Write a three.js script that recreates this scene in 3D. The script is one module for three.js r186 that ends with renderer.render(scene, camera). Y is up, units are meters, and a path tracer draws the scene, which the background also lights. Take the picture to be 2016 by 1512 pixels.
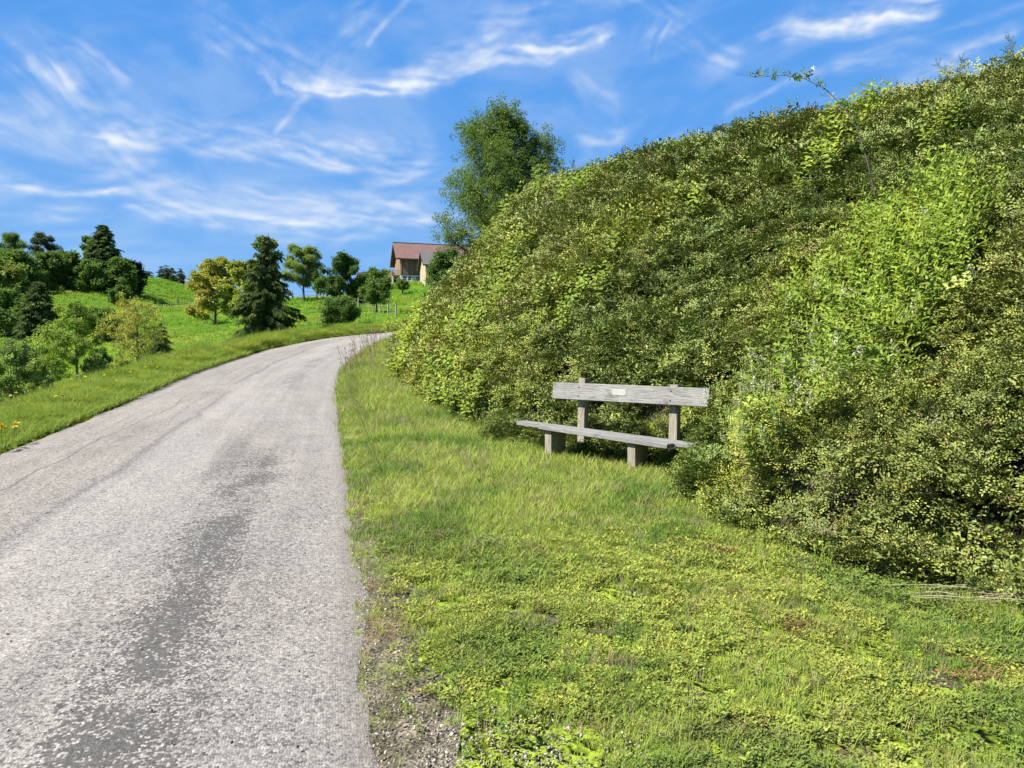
import * as THREE from 'three';
import { RoundedBoxGeometry } from 'three/addons/geometries/RoundedBoxGeometry.js';
import { mergeGeometries } from 'three/addons/utils/BufferGeometryUtils.js';

// ------------------------------------------------------------------ camera, sky, sun, exposure
const scene = new THREE.Scene();
const camera = new THREE.PerspectiveCamera(53.0, 4 / 3, 0.05, 6000);
camera.position.set(0, 1.6, 0);
camera.lookAt(0, 1.6, -10);
const renderer = new THREE.WebGLRenderer({ antialias: true });
renderer.toneMapping = THREE.LinearToneMapping;
renderer.toneMappingExposure = 2.85;
renderer.shadowMap.enabled = true;
const F = 1516, CX = 1008, CY = 756;            // focal length and centre of the 2016 x 1512 photograph

// to the sun: left of the view, a little behind the camera, about 50 degrees high
const SUN = new THREE.Vector3(-0.9, 0, 0.44).normalize().multiplyScalar(Math.cos(0.86)).setY(Math.sin(0.86));
const sun = new THREE.DirectionalLight(new THREE.Color(1, 0.95, 0.86), 5);
sun.name = 'sun';
sun.position.copy(SUN).multiplyScalar(200);
sun.castShadow = true;
sun.shadow.mapSize.set(4096, 4096);
Object.assign(sun.shadow.camera, { left: -130, right: 130, top: 130, bottom: -130, near: 1, far: 600 });
scene.add(sun, sun.target);

// ------------------------------------------------------------------ random numbers and noise
function rng(seed) { let a = seed >>> 0; return () => { a = (a + 0x6d2b79f5) | 0; let t = Math.imul(a ^ (a >>> 15), 1 | a); t = (t + Math.imul(t ^ (t >>> 7), 61 | t)) ^ t; return ((t ^ (t >>> 14)) >>> 0) / 4294967296; }; }
const { sin, cos, abs, min, max, sqrt, floor, PI, hypot, exp, atan, atan2 } = Math;
const clamp = (x, a = 0, b = 1) => x < a ? a : x > b ? b : x;
const mix = (a, b, t) => a + (b - a) * t;
const sst = (a, b, x) => { const t = clamp((x - a) / (b - a)); return t * t * (3 - 2 * t); };
function h2(ix, iy, s) { let h = Math.imul(ix, 374761393) + Math.imul(iy, 668265263) + Math.imul(s, 974634777) | 0; h = Math.imul(h ^ (h >>> 13), 1274126177); return ((h ^ (h >>> 16)) >>> 0) / 4294967296; }
function vn(x, y, s = 0) {
  const ix = floor(x), iy = floor(y), fx = x - ix, fy = y - iy, u = fx * fx * (3 - 2 * fx), v = fy * fy * (3 - 2 * fy);
  const a = h2(ix, iy, s), b = h2(ix + 1, iy, s), c = h2(ix, iy + 1, s), d = h2(ix + 1, iy + 1, s);
  return a + (b - a) * u + (c - a) * v + (a - b - c + d) * u * v;
}
function fbm(x, y, s = 0, n = 4) { let a = 0.5, t = 0, w = 0; for (let i = 0; i < n; i++) { t += a * vn(x, y, s + i * 17); w += a; a *= 0.5; x = x * 2.03 + 11.7; y = y * 2.03 + 5.3; } return t / w; }

// ------------------------------------------------------------------ sky: air and cirrus, computed for every direction
function makeSky() {
  const W = 3072, H = 1536, data = new Float32Array(W * H * 4), E = renderer.toneMappingExposure;
  const dirOf = (px, py) => [atan2(px - CX, F), atan2(CY - py, hypot(F, px - CX))];
  // brush strokes of cirrus: [density, half width above, half width below, points...]; widths in photo pixels
  const S = (k, up, dn, ...p) => ({ k, up: up / F, dn: dn / F, p: p.map(([x, y]) => dirOf(x, y)) });
  const strokes = [
    S(0.75, 60, 14, [225, 268], [400, 290], [560, 308], [700, 318], [830, 322]),
    S(0.25, 40, 40, [-60, 240], [90, 262], [180, 296], [300, 300]),
    S(0.55, 46, 26, [60, 110], [130, 185], [190, 225], [245, 258]),
    S(0.3, 26, 20, [70, 70], [150, 95], [235, 150]),
    S(0.26, 60, 60, [30, 140], [150, 240], [260, 330]),
    S(0.85, 26, 8, [530, 150], [552, 182], [600, 190], [700, 188], [800, 175], [900, 158]),
    S(0.85, 34, 16, [800, 172], [900, 150], [985, 118], [1085, 108], [1190, 76]),
    S(0.5, 26, 20, [850, 118], [905, 108], [970, 82]),
    S(0.3, 34, 26, [960, 60], [1060, 40], [1130, 10]),
    S(0.3, 60, 40, [400, 60], [520, 110], [640, 160]),
    S(0.24, 40, 40, [640, 150], [690, 70], [740, 20]),
    S(0.6, 44, 22, [270, 398], [400, 430], [470, 442], [640, 428], [760, 432], [880, 424]),
    S(0.34, 34, 30, [200, 330], [420, 380], [600, 388], [820, 400]),
    S(0.55, 34, 12, [-40, 350], [90, 372], [210, 372]),
    S(0.4, 26, 12, [-40, 412], [80, 428], [190, 424]),
    S(0.3, 24, 22, [720, 348], [790, 350], [840, 330]),
    S(0.36, 7, 7, [540, 258], [575, 225], [606, 194]),
    S(0.34, 7, 7, [728, 84], [770, 42], [830, -20]),
    S(0.95, 34, 24, [1575, 52], [1640, 50], [1720, 40], [1815, 16]),
    S(0.7, 28, 20, [1560, 74], [1620, 66], [1700, 50]),
    S(0.55, 22, 14, [1505, 72], [1540, 52]),
    S(0.65, 18, 12, [1870, 104], [1930, 82], [1990, 62]),
    S(0.4, 40, 30, [1230, -20], [1310, 30], [1290, 90]),
    S(0.3, 36, 30, [1340, 70], [1400, 110], [1440, 120]),
    S(0.36, 9, 9, [1440, 214], [1560, 160], [1680, 116], [1850, 60], [2060, -10]),
    S(0.3, 26, 20, [1650, 130], [1700, 118]),
    S(0.35, 24, 20, [1150, 268], [1215, 262]),
    S(0.26, 22, 22, [1140, 160], [1180, 190], [1230, 190]),
    S(0.3, 40, 30, [1780, 150], [1900, 140], [2016, 150]),
    S(0.25, 40, 30, [1740, 120], [1830, 110]),
    S(0.3, 60, 24, [560, 470], [760, 452], [960, 470]),
  ];
  const clear = new THREE.Vector3();
  for (let row = 0; row < H; row++) {
    const el = ((row + 0.5) / H - 0.5) * PI, e = max(el, 0), lat = max(0.05, cos(el));
    // clear air: pale at the horizon, deep blue higher up
    const t = 1 - exp(-e / 0.16), t2 = 1 - exp(-e / 0.7);
    clear.set(mix(0.4, mix(0.1, 0.045, t2), t), mix(0.68, mix(0.375, 0.25, t2), t), mix(0.97, mix(0.9, 0.78, t2), t));
    for (let col = 0; col < W; col++) {
      const az0 = ((col + 0.5) / W - 0.25) * 2 * PI, az = az0 > PI ? az0 - 2 * PI : az0;
      let cloud = 0;
      if (el > -0.02) {
        // fibres: domain-warped noise stretched along the wind
        const X = sin(az) * lat / (0.18 + sin(e)), Y = cos(az) * lat / (0.18 + sin(e));
        const wx = fbm(X * 1.4, Y * 1.4, 3, 3) - 0.5, wy = fbm(X * 1.4 + 9, Y * 1.4, 7, 3) - 0.5;
        const fib = fbm(X * 1.7 + wx * 2.2 + Y * 1.1, (Y * 5.4 - X * 1.2) + wy * 5, 21, 5), veil = fbm(X * 0.9 + wy, Y * 1.6 + wx, 31, 4);
        cloud = sst(0.5, 0.86, fib * 0.55 + veil * 0.5) * 0.5 * sst(0.0, 0.12, el);
        const front = abs(az) < 0.85 && el < 0.75;
        if (front) {
          const out = max(sst(0.68, 0.84, abs(az)), sst(0.5, 0.66, el));
          let d = 0;
          const w3 = fbm(az * 26, el * 26, 87, 3) - 0.5, w4 = fbm(az * 26 + 7, el * 26, 89, 3) - 0.5, ax = az + wx * 0.02 + w3 * 0.013, ay = el + wy * 0.016 + w4 * 0.011;
          for (const s of strokes) {
            let best = 9, side = 0, along = 0, len = 0, run = 0, cut = 0;
            for (let i = 0; i + 1 < s.p.length; i++) {
              const [x0, y0] = s.p[i], [x1, y1] = s.p[i + 1], dx = x1 - x0, dy = y1 - y0, L = dx * dx + dy * dy;
              const k = clamp(((ax - x0) * dx + (ay - y0) * dy) / L), qx = ax - x0 - dx * k, qy = ay - y0 - dy * k, r = qx * qx + qy * qy;
              const Ls = sqrt(L); if (r < best) { best = r; side = qy; cut = (qx * -dy + qy * dx) / Ls; run = len + k * Ls; } len += Ls;
            }
            best = sqrt(best);
            const w = side > 0 ? s.up : s.dn;
            if (best > w * 2.6) continue;
            const g = exp(-1.9 * (best / w) ** 2);
            const fi = fbm(run * 22 + cut * 30 + s.k * 40, cut * 150 + run * 14 + wx * 4, 91, 4), fj = fbm(run * 60 - cut * 30, cut * 330 + run * 40 + wy * 6, 93, 3);
            d = d + s.k * g * sst(0.22, 0.78, fi * 0.72 + fj * 0.28) * 1.25 * (1 - d * 0.6);
          }
          // combed fibres inside the strokes
          const comb = fbm(az * 13 + el * 19 + wx * 4, el * 47 - az * 15 + wy * 7, 51, 6), fine = fbm(az * 40 + el * 31 + wy * 9, el * 96 - az * 27 + wx * 9, 77, 4);
          const inner = clamp(d * (0.3 + 0.95 * sst(0.25, 0.75, comb * 0.7 + fine * 0.3)) * 0.86 + 0.17 * sst(0.4, 0.8, comb * 0.6 + veil * 0.4) * sst(0.02, 0.1, el));
          cloud = mix(inner, cloud, out);
        }
      }
      const o = (row * W + col) * 4, c = clamp(cloud * 1.02);
      data[o] = mix(clear.x, 0.86, c) / E; data[o + 1] = mix(clear.y, 0.92, c) / E; data[o + 2] = mix(clear.z, 1.0, c) / E; data[o + 3] = 1;
    }
  }
  const t = new THREE.DataTexture(data, W, H, THREE.RGBAFormat, THREE.FloatType);
  t.mapping = THREE.EquirectangularReflectionMapping; t.magFilter = t.minFilter = THREE.LinearFilter; t.needsUpdate = true;
  return t;
}
scene.background = scene.environment = makeSky();

// ------------------------------------------------------------------ the lie of the land.  (x to the right, d metres ahead; three.js z = -d)
const roadH = (d) => d > 0 ? 0.055 * d + 0.0012 * d * d : 0.055 * d;
function spline(pts, step) {
  const c = new THREE.CatmullRomCurve3(pts.map(([x, d]) => new THREE.Vector3(x, 0, d)), false, 'centripetal'), n = Math.ceil(c.getLength() / step);
  c.arcLengthDivisions = n * 2;
  return c.getSpacedPoints(n).map((p) => [p.x, p.z]);
}
const CENTRE = spline([[6, -40], [2.6, -20], [-0.3, -7], [-1.45, -2.4], [-2.6, 2.3], [-4.2, 9.3], [-6.0, 17.0], [-7.35, 23.6], [-8.0, 29.5], [-8.05, 34.5], [-6.95, 40.1], [-4.9, 43.4], [-1, 46.2], [4, 48], [14, 49.5], [60, 54], [160, 60]], 0.4);
const FOOT = spline([[7, -14], [4.9, -2], [3.9, 2.6], [3.12, 4.7], [2.45, 5.5], [1.85, 6.7], [2.1, 7.7], [2.6, 8.25], [2.66, 8.95], [1.8, 9.9], [0.7, 10.7], [-0.2, 11.6], [-1.6, 15.6], [-3.05, 21.5], [-3.9, 26], [-4.6, 31], [-4.7, 34.5], [-3.9, 38.2], [-2.3, 41], [1, 43.6], [6, 45.2], [16, 46.5], [60, 51], [160, 57]], 0.35);
const SLOPE = spline([[7, -14], [4.9, -2], [3.9, 2.6], [3.2, 4.7], [2.95, 6.2], [2.8, 7.6], [2.5, 8.8], [1.55, 10.1], [-0.1, 11.9], [-1.6, 15.6], [-3.05, 21.5], [-3.9, 26], [-4.6, 31], [-4.7, 34.5], [-3.9, 38.2], [-2.3, 41], [1, 43.6], [6, 45.2], [16, 46.5], [60, 51], [160, 57]], 0.35);
function nearest(line, x, d) {
  let best = 1e9, at = 0;
  for (let i = 0; i < line.length; i++) { const a = line[i][0] - x, b = line[i][1] - d, r = a * a + b * b; if (r < best) { best = r; at = i; } }
  let out = null, bb = 1e9;
  for (const i of [at - 1, at]) {
    if (i < 0 || i + 1 >= line.length) continue;
    const [x0, d0] = line[i], [x1, d1] = line[i + 1], dx = x1 - x0, dd = d1 - d0, L = dx * dx + dd * dd, k = clamp(((x - x0) * dx + (d - d0) * dd) / L);
    const qx = x - x0 - dx * k, qd = d - d0 - dd * k, r = qx * qx + qd * qd;
    if (r < bb) { bb = r; out = { side: sqrt(r) * (qx * dd - qd * dx > 0 ? 1 : -1), i: i + k, d: d0 + dd * k, x: x0 + dx * k }; }
  }
  return out;
}
// far ground: a thin-plate surface through surveyed points [x, d, height]
const at = (px, py, D) => [(px - CX) / F * D, D, 1.6 + (CY - py) / F * D];
const SURVEY = [
  [-13, 8, -1.9], [-13, 13, -1.3], [-14.2, 22, -0.2], [-17, 28, 0.5], [-17.5, 36, 1.7], [-22, 20, -1.6], [-32, 30, -1.6], [-26, 45, 1.2], [-45, 20, -3], [-60, 40, 0], [-30, -20, -6], [-80, -30, -6],
  at(230, 730, 50), at(350, 690, 50), at(450, 680, 42), at(420, 665, 60), at(340, 645, 90), at(450, 624, 95), at(400, 645, 75), at(300, 613, 150), at(390, 607, 150),
  at(110, 586, 165), at(200, 574, 185), at(285, 547, 230), at(340, 558, 240), at(392, 590, 220), at(20, 575, 180), at(60, 620, 120), at(0, 690, 62), at(100, 705, 60), at(160, 660, 90),
  [-150, 320, 33], [-110, 300, 27], [-180, 240, 38], [-190, 180, 30], [-160, 100, 10],
  at(600, 592, 104), at(540, 603, 99), at(690, 588, 104), at(640, 640, 58), at(700, 622, 71), at(742, 612, 81), at(810, 600, 100), at(800, 578, 128), at(770, 562, 150), at(850, 560, 151), at(800, 640, 54), at(560, 655, 55), at(480, 666, 50), at(600, 615, 80),
  [-42, 150, 11.5], [-62, 205, 12], [-30, 180, 16], [10, 70, 8.6], [20, 100, 14], [8, 150, 21], [60, 150, 21], [60, 80, 12], [0, 260, 16], [100, 260, 18], [-60, 330, 14], [120, 90, 14],
];
const TPS = (() => {
  const n = SURVEY.length, N = n + 3, A = Array.from({ length: N }, () => new Float64Array(N + 1)), U = (r2) => r2 > 1e-9 ? r2 * Math.log(r2) : 0, K = 0.01;
  const P = SURVEY.map(([x, d, h]) => [x * K, d * K, h]);
  for (let i = 0; i < n; i++) {
    for (let j = 0; j < n; j++) A[i][j] = U((P[i][0] - P[j][0]) ** 2 + (P[i][1] - P[j][1]) ** 2) + (i === j ? 0.0004 : 0);
    A[i][n] = A[n][i] = 1; A[i][n + 1] = A[n + 1][i] = P[i][0]; A[i][n + 2] = A[n + 2][i] = P[i][1]; A[i][N] = P[i][2];
  }
  for (let c = 0; c < N; c++) {
    let p = c; for (let r = c + 1; r < N; r++) if (abs(A[r][c]) > abs(A[p][c])) p = r;
    [A[c], A[p]] = [A[p], A[c]];
    for (let r = 0; r < N; r++) if (r !== c) { const f = A[r][c] / A[c][c]; if (f) for (let k = c; k <= N; k++) A[r][k] -= f * A[c][k]; }
  }
  const w = A.map((r, i) => r[N] / r[i]);
  return (x, d) => {
    x *= K; d *= K;
    let t = w[n] + w[n + 1] * x + w[n + 2] * d;
    for (let i = 0; i < n; i++) t += w[i] * U((x - P[i][0]) ** 2 + (d - P[i][1]) ** 2);
    return t;
  };
})();
const crestAt = (d) => { const k = [[-20, 4.0], [0, 4.6], [4, 4.95], [8, 4.75], [11, 4.75], [14, 4.75], [17, 4.85], [21, 5.25], [24, 5.35], [27, 4.6], [31, 3.2], [35, 2.2], [42, 1.8], [60, 2]]; let i = 0; while (i < k.length - 2 && d > k[i + 1][0]) i++; return mix(k[i][1], k[i + 1][1], clamp((d - k[i][0]) / (k[i + 1][0] - k[i][0]))); };
const HALF = 2.2;
function lie(x, d) {   // { h, e: metres right of the road's centre line, q: metres behind the foot of the embankment }
  const r = nearest(CENTRE, x, d), e = r.side;
  let h = roadH(r.d), q = -9;
  if (e > 0) {
    const f = nearest(FOOT, x, d);
    q = f.side;
    if (q > 0) {
      const m = nearest(SLOPE, x, d), q2 = m.side, far = sst(19, 28, m.d), wide = 3.7 + 1.9 * far, t = clamp(q2 / wide), Hc = crestAt(m.d) * (1 + 0.06 * far);
      const ramp = q2 > 0 ? Hc * (0.08 * sst(0, 0.4, q2) + 0.92 * (t * (mix(1.3, 0.95, far) - mix(0.3, -0.05, far) * t))) - 0.1 * max(0, q2 - wide - 0.5) : 0, low = (0.55 + 0.35 * sst(0.2, 0.9, q)) * (1 - 0.6 * far) * sst(0, 0.4, q) * sst(1.6, 0.4, q2), k = abs(ramp - low);
      h += max(ramp, low) + 0.06 * exp(-k * 4) * sst(0, 0.5, q);
      h += (fbm(x * 0.9, d * 0.9 + ramp * 0.6, 5, 3) - 0.5) * 0.3 * sst(0.1, 0.8, q);
    } else h += 0.03 * sst(2.2, 3, e) + (fbm(x * 1.3, d * 1.3, 9, 2) - 0.5) * 0.07 * sst(2.3, 3.2, e);
  } else if (e < -HALF) {
    const far = hypot(x, d), T = TPS(x, d), F0 = far > 380 ? mix(T, 4, sst(380, 700, far)) : T;
    const rough = (fbm(x * 0.35, d * 0.35, 13, 3) - 0.5) * 0.5 * sst(6, 14, -e) + (fbm(x * 0.06, d * 0.06, 15, 2) - 0.5) * 1.2 * sst(40, 80, far) * (1 - sst(130, 150, d) * 0.7);
    h = mix(h + 0.05 * sst(2.2, 2.7, -e) + (fbm(x * 1.1, d * 1.1, 9, 2) - 0.5) * 0.1 * sst(2.4, 3.2, -e), F0 + rough, sst(3.3, 7.6, -e));
  }
  return { h, e, q };
}
const ground = (x, d) => lie(x, d).h;
const at3 = (x, d, up = 0) => new THREE.Vector3(x, ground(x, d) + up, -d);
function spot(px, py) {   // where the line of sight of a photo pixel first meets the ground
  let t = 2, step = 0.1;
  for (; t < 300; t += step, step = 0.02 * t) { const x = (px - CX) / F * t, y = 1.6 + (CY - py) / F * t; if (ground(x, t) >= y) break; }
  return [(px - CX) / F * t, t];
}

// ------------------------------------------------------------------ helpers for objects
const names = new Map();
function numbered(n) { const k = names.get(n) ?? 0; names.set(n, k + 1); return k ? n + '_' + String(k).padStart(3, '0') : n; }
function shade(o) { o.castShadow = o.receiveShadow = true; return o; }
function tag(o, label, category, group) { o.userData.label = label; o.userData.category = category; if (group) o.userData.group = group; return o; }
function thing(name, label, category, pos, turn = 0, group) { const o = new THREE.Group(); o.name = numbered(name); o.position.copy(pos); o.rotation.y = turn; scene.add(o); return tag(o, label, category, group); }
function part(name, geo, mat, parent, label) { const m = shade(new THREE.Mesh(geo, mat)); m.name = name; if (label) m.userData.label = label; parent.add(m); return m; }
function top(name, geo, mat, kind, label, category, group) { const m = shade(new THREE.Mesh(geo, mat)); m.name = numbered(name); if (kind) m.userData.kind = kind; if (label) tag(m, label, category, group); scene.add(m); return m; }
class MB {
  constructor() { this.p = []; this.i = []; this.uv = []; this.c = []; }
  v(x, y, z, u = 0, w = 0) { this.p.push(x, y, z); this.uv.push(u, w); return this.p.length / 3 - 1; }
  tri(a, b, c) { this.i.push(a, b, c); }
  tube(pts, rad, sides = 6, vScale = 1) {
    let prev = null, along = 0;
    const up = new THREE.Vector3(), side = new THREE.Vector3(), dir = new THREE.Vector3();
    for (let k = 0; k < pts.length; k++) {
      dir.subVectors(pts[min(k + 1, pts.length - 1)], pts[max(k - 1, 0)]).normalize();
      if (k === 0) side.set(1, 0, 0.3).cross(dir).normalize(); else side.addScaledVector(dir, -side.dot(dir)).normalize();
      up.crossVectors(dir, side);
      if (k) along += pts[k].distanceTo(pts[k - 1]);
      const ring = [];
      for (let s = 0; s <= sides; s++) { const a = s / sides * 2 * PI, r = rad[k]; ring.push(this.v(pts[k].x + (side.x * cos(a) + up.x * sin(a)) * r, pts[k].y + (side.y * cos(a) + up.y * sin(a)) * r, pts[k].z + (side.z * cos(a) + up.z * sin(a)) * r, s / sides, along * vScale)); }
      if (prev) for (let s = 0; s < sides; s++) { this.tri(prev[s], prev[s + 1], ring[s]); this.tri(prev[s + 1], ring[s + 1], ring[s]); }
      prev = ring;
    }
    return this;
  }
  build(smooth = true) {
    let g = new THREE.BufferGeometry();
    g.setAttribute('position', new THREE.Float32BufferAttribute(this.p, 3)); g.setAttribute('uv', new THREE.Float32BufferAttribute(this.uv, 2)); g.setIndex(this.i);
    if (!smooth) g = g.toNonIndexed();
    g.computeVertexNormals();
    return g;
  }
}
const V = (x, y, z) => new THREE.Vector3(x, y, z);
// a leaf blade folded along its midrib; base at o, pointing along dir, face normal nrm
function leaf(mb, o, dir, nrm, L, W, fold = 0.25, six = true, droop = 0) {
  const s = V().crossVectors(dir, nrm).normalize(), P = (a, b, c) => { const q = o.clone().addScaledVector(dir, a * L).addScaledVector(s, b * W * 0.5).addScaledVector(nrm, c * W - droop * a * a * L); return mb.v(q.x, q.y, q.z, a, b * 0.5 + 0.5); };
  if (six) {
    const b = P(0, 0, 0), l1 = P(0.33, -1, fold), l2 = P(0.72, -0.72, fold * 0.7), t = P(1, 0, 0), r2 = P(0.72, 0.72, fold * 0.7), r1 = P(0.33, 1, fold);
    mb.tri(b, t, l1); mb.tri(l1, t, l2); mb.tri(b, r1, t); mb.tri(r1, r2, t);
  } else { const b = P(0, 0, 0), l = P(0.45, -1, fold), t = P(1, 0, 0), r = P(0.45, 1, fold); mb.tri(b, t, l); mb.tri(b, r, t); }
}
const rv = (R) => { let x, y, z, l; do { x = R() * 2 - 1; y = R() * 2 - 1; z = R() * 2 - 1; l = x * x + y * y + z * z; } while (l > 1 || l < 0.01); l = sqrt(l); return V(x / l, y / l, z / l); };
function leafMat(name, trans = 0.35, rough = 1, spec = 0.35) { const m = new THREE.MeshPhysicalMaterial({ color: 0xffffff, roughness: rough, transmission: trans, thickness: 0, specularIntensity: spec, side: THREE.DoubleSide }); m.name = name; return m; }
const M = {
  leaf: leafMat('thin leaf', 0.42), needle: leafMat('needles', 0.12, 1, 0.2), grass: leafMat('grass blade', 0.4),
  waxy: (() => { const m = new THREE.MeshPhysicalMaterial({ color: 0xffffff, roughness: 0.55, specularIntensity: 0.55, side: THREE.DoubleSide }); m.name = 'waxy leaf'; return m; })(),
};
// many copies of one small geometry: items = [{ p, q, s, c }]
function scatter(name, geo, mat, items, parent) {
  const m = new THREE.InstancedMesh(geo, mat, items.length), X = new THREE.Matrix4(), S = V();
  items.forEach((t, i) => { X.compose(t.p, t.q, S.set(t.s[0] ?? t.s, t.s[1] ?? t.s, t.s[2] ?? t.s)); m.setMatrixAt(i, X); m.setColorAt(i, t.c); });
  m.name = parent ? name : numbered(name); shade(m); m.userData.kind = 'stuff'; (parent ?? scene).add(m);
  return m;
}
const Q = new THREE.Quaternion(), UP = V(0, 1, 0);
const yaw = (a) => new THREE.Quaternion().setFromAxisAngle(UP, a);
const lin = (r, g, b) => new THREE.Color().setRGB(r, g, b);
const ALBEDO = 0.68;   // leaf colours below are noted relative to this
const vary = (R, c, a = 0.18, b = 0.1) => { const k = ALBEDO * (1 + (R() * 2 - 1) * a), w = (R() * 2 - 1) * b; return lin(c[0] * k * (1 + w), c[1] * k, c[2] * k * (1 - w)); };
const mix3 = (a, b, t) => [mix(a[0], b[0], t), mix(a[1], b[1], t), mix(a[2], b[2], t)];

function dataTex(W, H, f, srgb = true, rep = true) {
  const d = new Uint8Array(W * H * 4), o = [0, 0, 0];
  for (let y = 0; y < H; y++) for (let x = 0; x < W; x++) { f(x / W, y / H, o); const i = (y * W + x) * 4; for (let c = 0; c < 3; c++) d[i + c] = clamp(srgb ? (o[c] <= 0.0031308 ? o[c] * 12.92 : 1.055 * Math.pow(o[c], 1 / 2.4) - 0.055) : o[c]) * 255 + 0.5; d[i + 3] = 255; }
  const t = new THREE.DataTexture(d, W, H); t.magFilter = THREE.LinearFilter; t.minFilter = THREE.LinearMipmapLinearFilter; t.generateMipmaps = true;
  if (srgb) t.colorSpace = THREE.SRGBColorSpace; if (rep) t.wrapS = t.wrapT = THREE.RepeatWrapping; t.needsUpdate = true; return t;
}

// ------------------------------------------------------------------ ground: one sheet to the horizon
(() => {
  const n = 380, mb = new MB(), cols = [], sx = (u) => 9 * Math.sinh(5.3 * u) - 3;
  for (let j = 0; j <= n; j++) for (let i = 0; i <= n; i++) {
    const x = sx(i / n * 2 - 1), d = 12 + 9 * Math.sinh(5.3 * (j / n * 2 - 1)), l = lie(x, d);
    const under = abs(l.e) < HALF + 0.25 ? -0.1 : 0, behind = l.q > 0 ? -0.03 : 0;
    mb.v(x, l.h + under + behind, -d, x, d);
    let c = [0.2, 0.36, 0.024];
    const n1 = fbm(x * 0.11, d * 0.11, 41, 4), n2 = fbm(x * 0.9, d * 0.9, 43, 3);
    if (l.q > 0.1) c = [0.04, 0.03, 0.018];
    else { c = mix3(c, [0.27, 0.34, 0.035], sst(0.45, 0.75, n1)); c = mix3(c, [0.13, 0.25, 0.02], sst(0.5, 0.75, n2) * 0.6); }
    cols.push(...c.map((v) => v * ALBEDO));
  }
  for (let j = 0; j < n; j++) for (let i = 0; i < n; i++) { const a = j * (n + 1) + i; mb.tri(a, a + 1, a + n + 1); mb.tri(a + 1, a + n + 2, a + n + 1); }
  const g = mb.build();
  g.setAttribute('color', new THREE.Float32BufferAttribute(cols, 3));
  const tex = dataTex(512, 512, (u, v, o) => { const a = 0.62 + 0.7 * (fbm(u * 16, v * 16, 61, 2) - 0.5) + 0.9 * (vn(u * 128, v * 128, 62) - 0.5) + 0.5 * (vn(u * 300, v * 300, 63) - 0.5); o[0] = o[1] = o[2] = clamp(a + 0.2); });
  const uv = g.attributes.uv; for (let i = 0; i < uv.count; i++) uv.setXY(i, uv.getX(i) / 5, uv.getY(i) / 5);
  const mat = new THREE.MeshPhysicalMaterial({ vertexColors: true, map: tex, bumpMap: tex, bumpScale: 0.12, roughness: 1, specularIntensity: 0.1 });
  mat.name = 'meadow turf';
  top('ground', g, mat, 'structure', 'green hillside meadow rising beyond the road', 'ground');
})();

// ------------------------------------------------------------------ road
const ARC = (() => { const a = [0]; for (let i = 1; i < CENTRE.length; i++) a.push(a[i - 1] + hypot(CENTRE[i][0] - CENTRE[i - 1][0], CENTRE[i][1] - CENTRE[i - 1][1])); return a; })();
const iZero = CENTRE.findIndex((p) => p[1] > 0.8), S0 = ARC[iZero];
const sOfI = (i) => { const k = clamp(floor(i), 0, ARC.length - 2); return mix(ARC[k], ARC[k + 1], i - k) - S0; };   // metres along the road from just ahead of the camera
const band = (x, c, w) => exp(-(((x - c) / w) ** 2));
function stones(x, y) {   // [tone of the nearest chipping, how near its rim, a number of its own]
  const ix = floor(x), iy = floor(y); let a = 9, b = 9, id = 0;
  for (let j = -1; j <= 1; j++) for (let i = -1; i <= 1; i++) { const h = h2(ix + i, iy + j, 71), dx = ix + i + 0.5 + 0.8 * (h - 0.5) - x, dy = iy + j + 0.5 + 0.8 * (h2(ix + i, iy + j, 73) - 0.5) - y, r = dx * dx + dy * dy; if (r < a) { b = a; a = r; id = h * 977 % 1; } else if (r < b) b = r; }
  return [id * 613 % 1, clamp((sqrt(b) - sqrt(a)) * 3), id];
}
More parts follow.
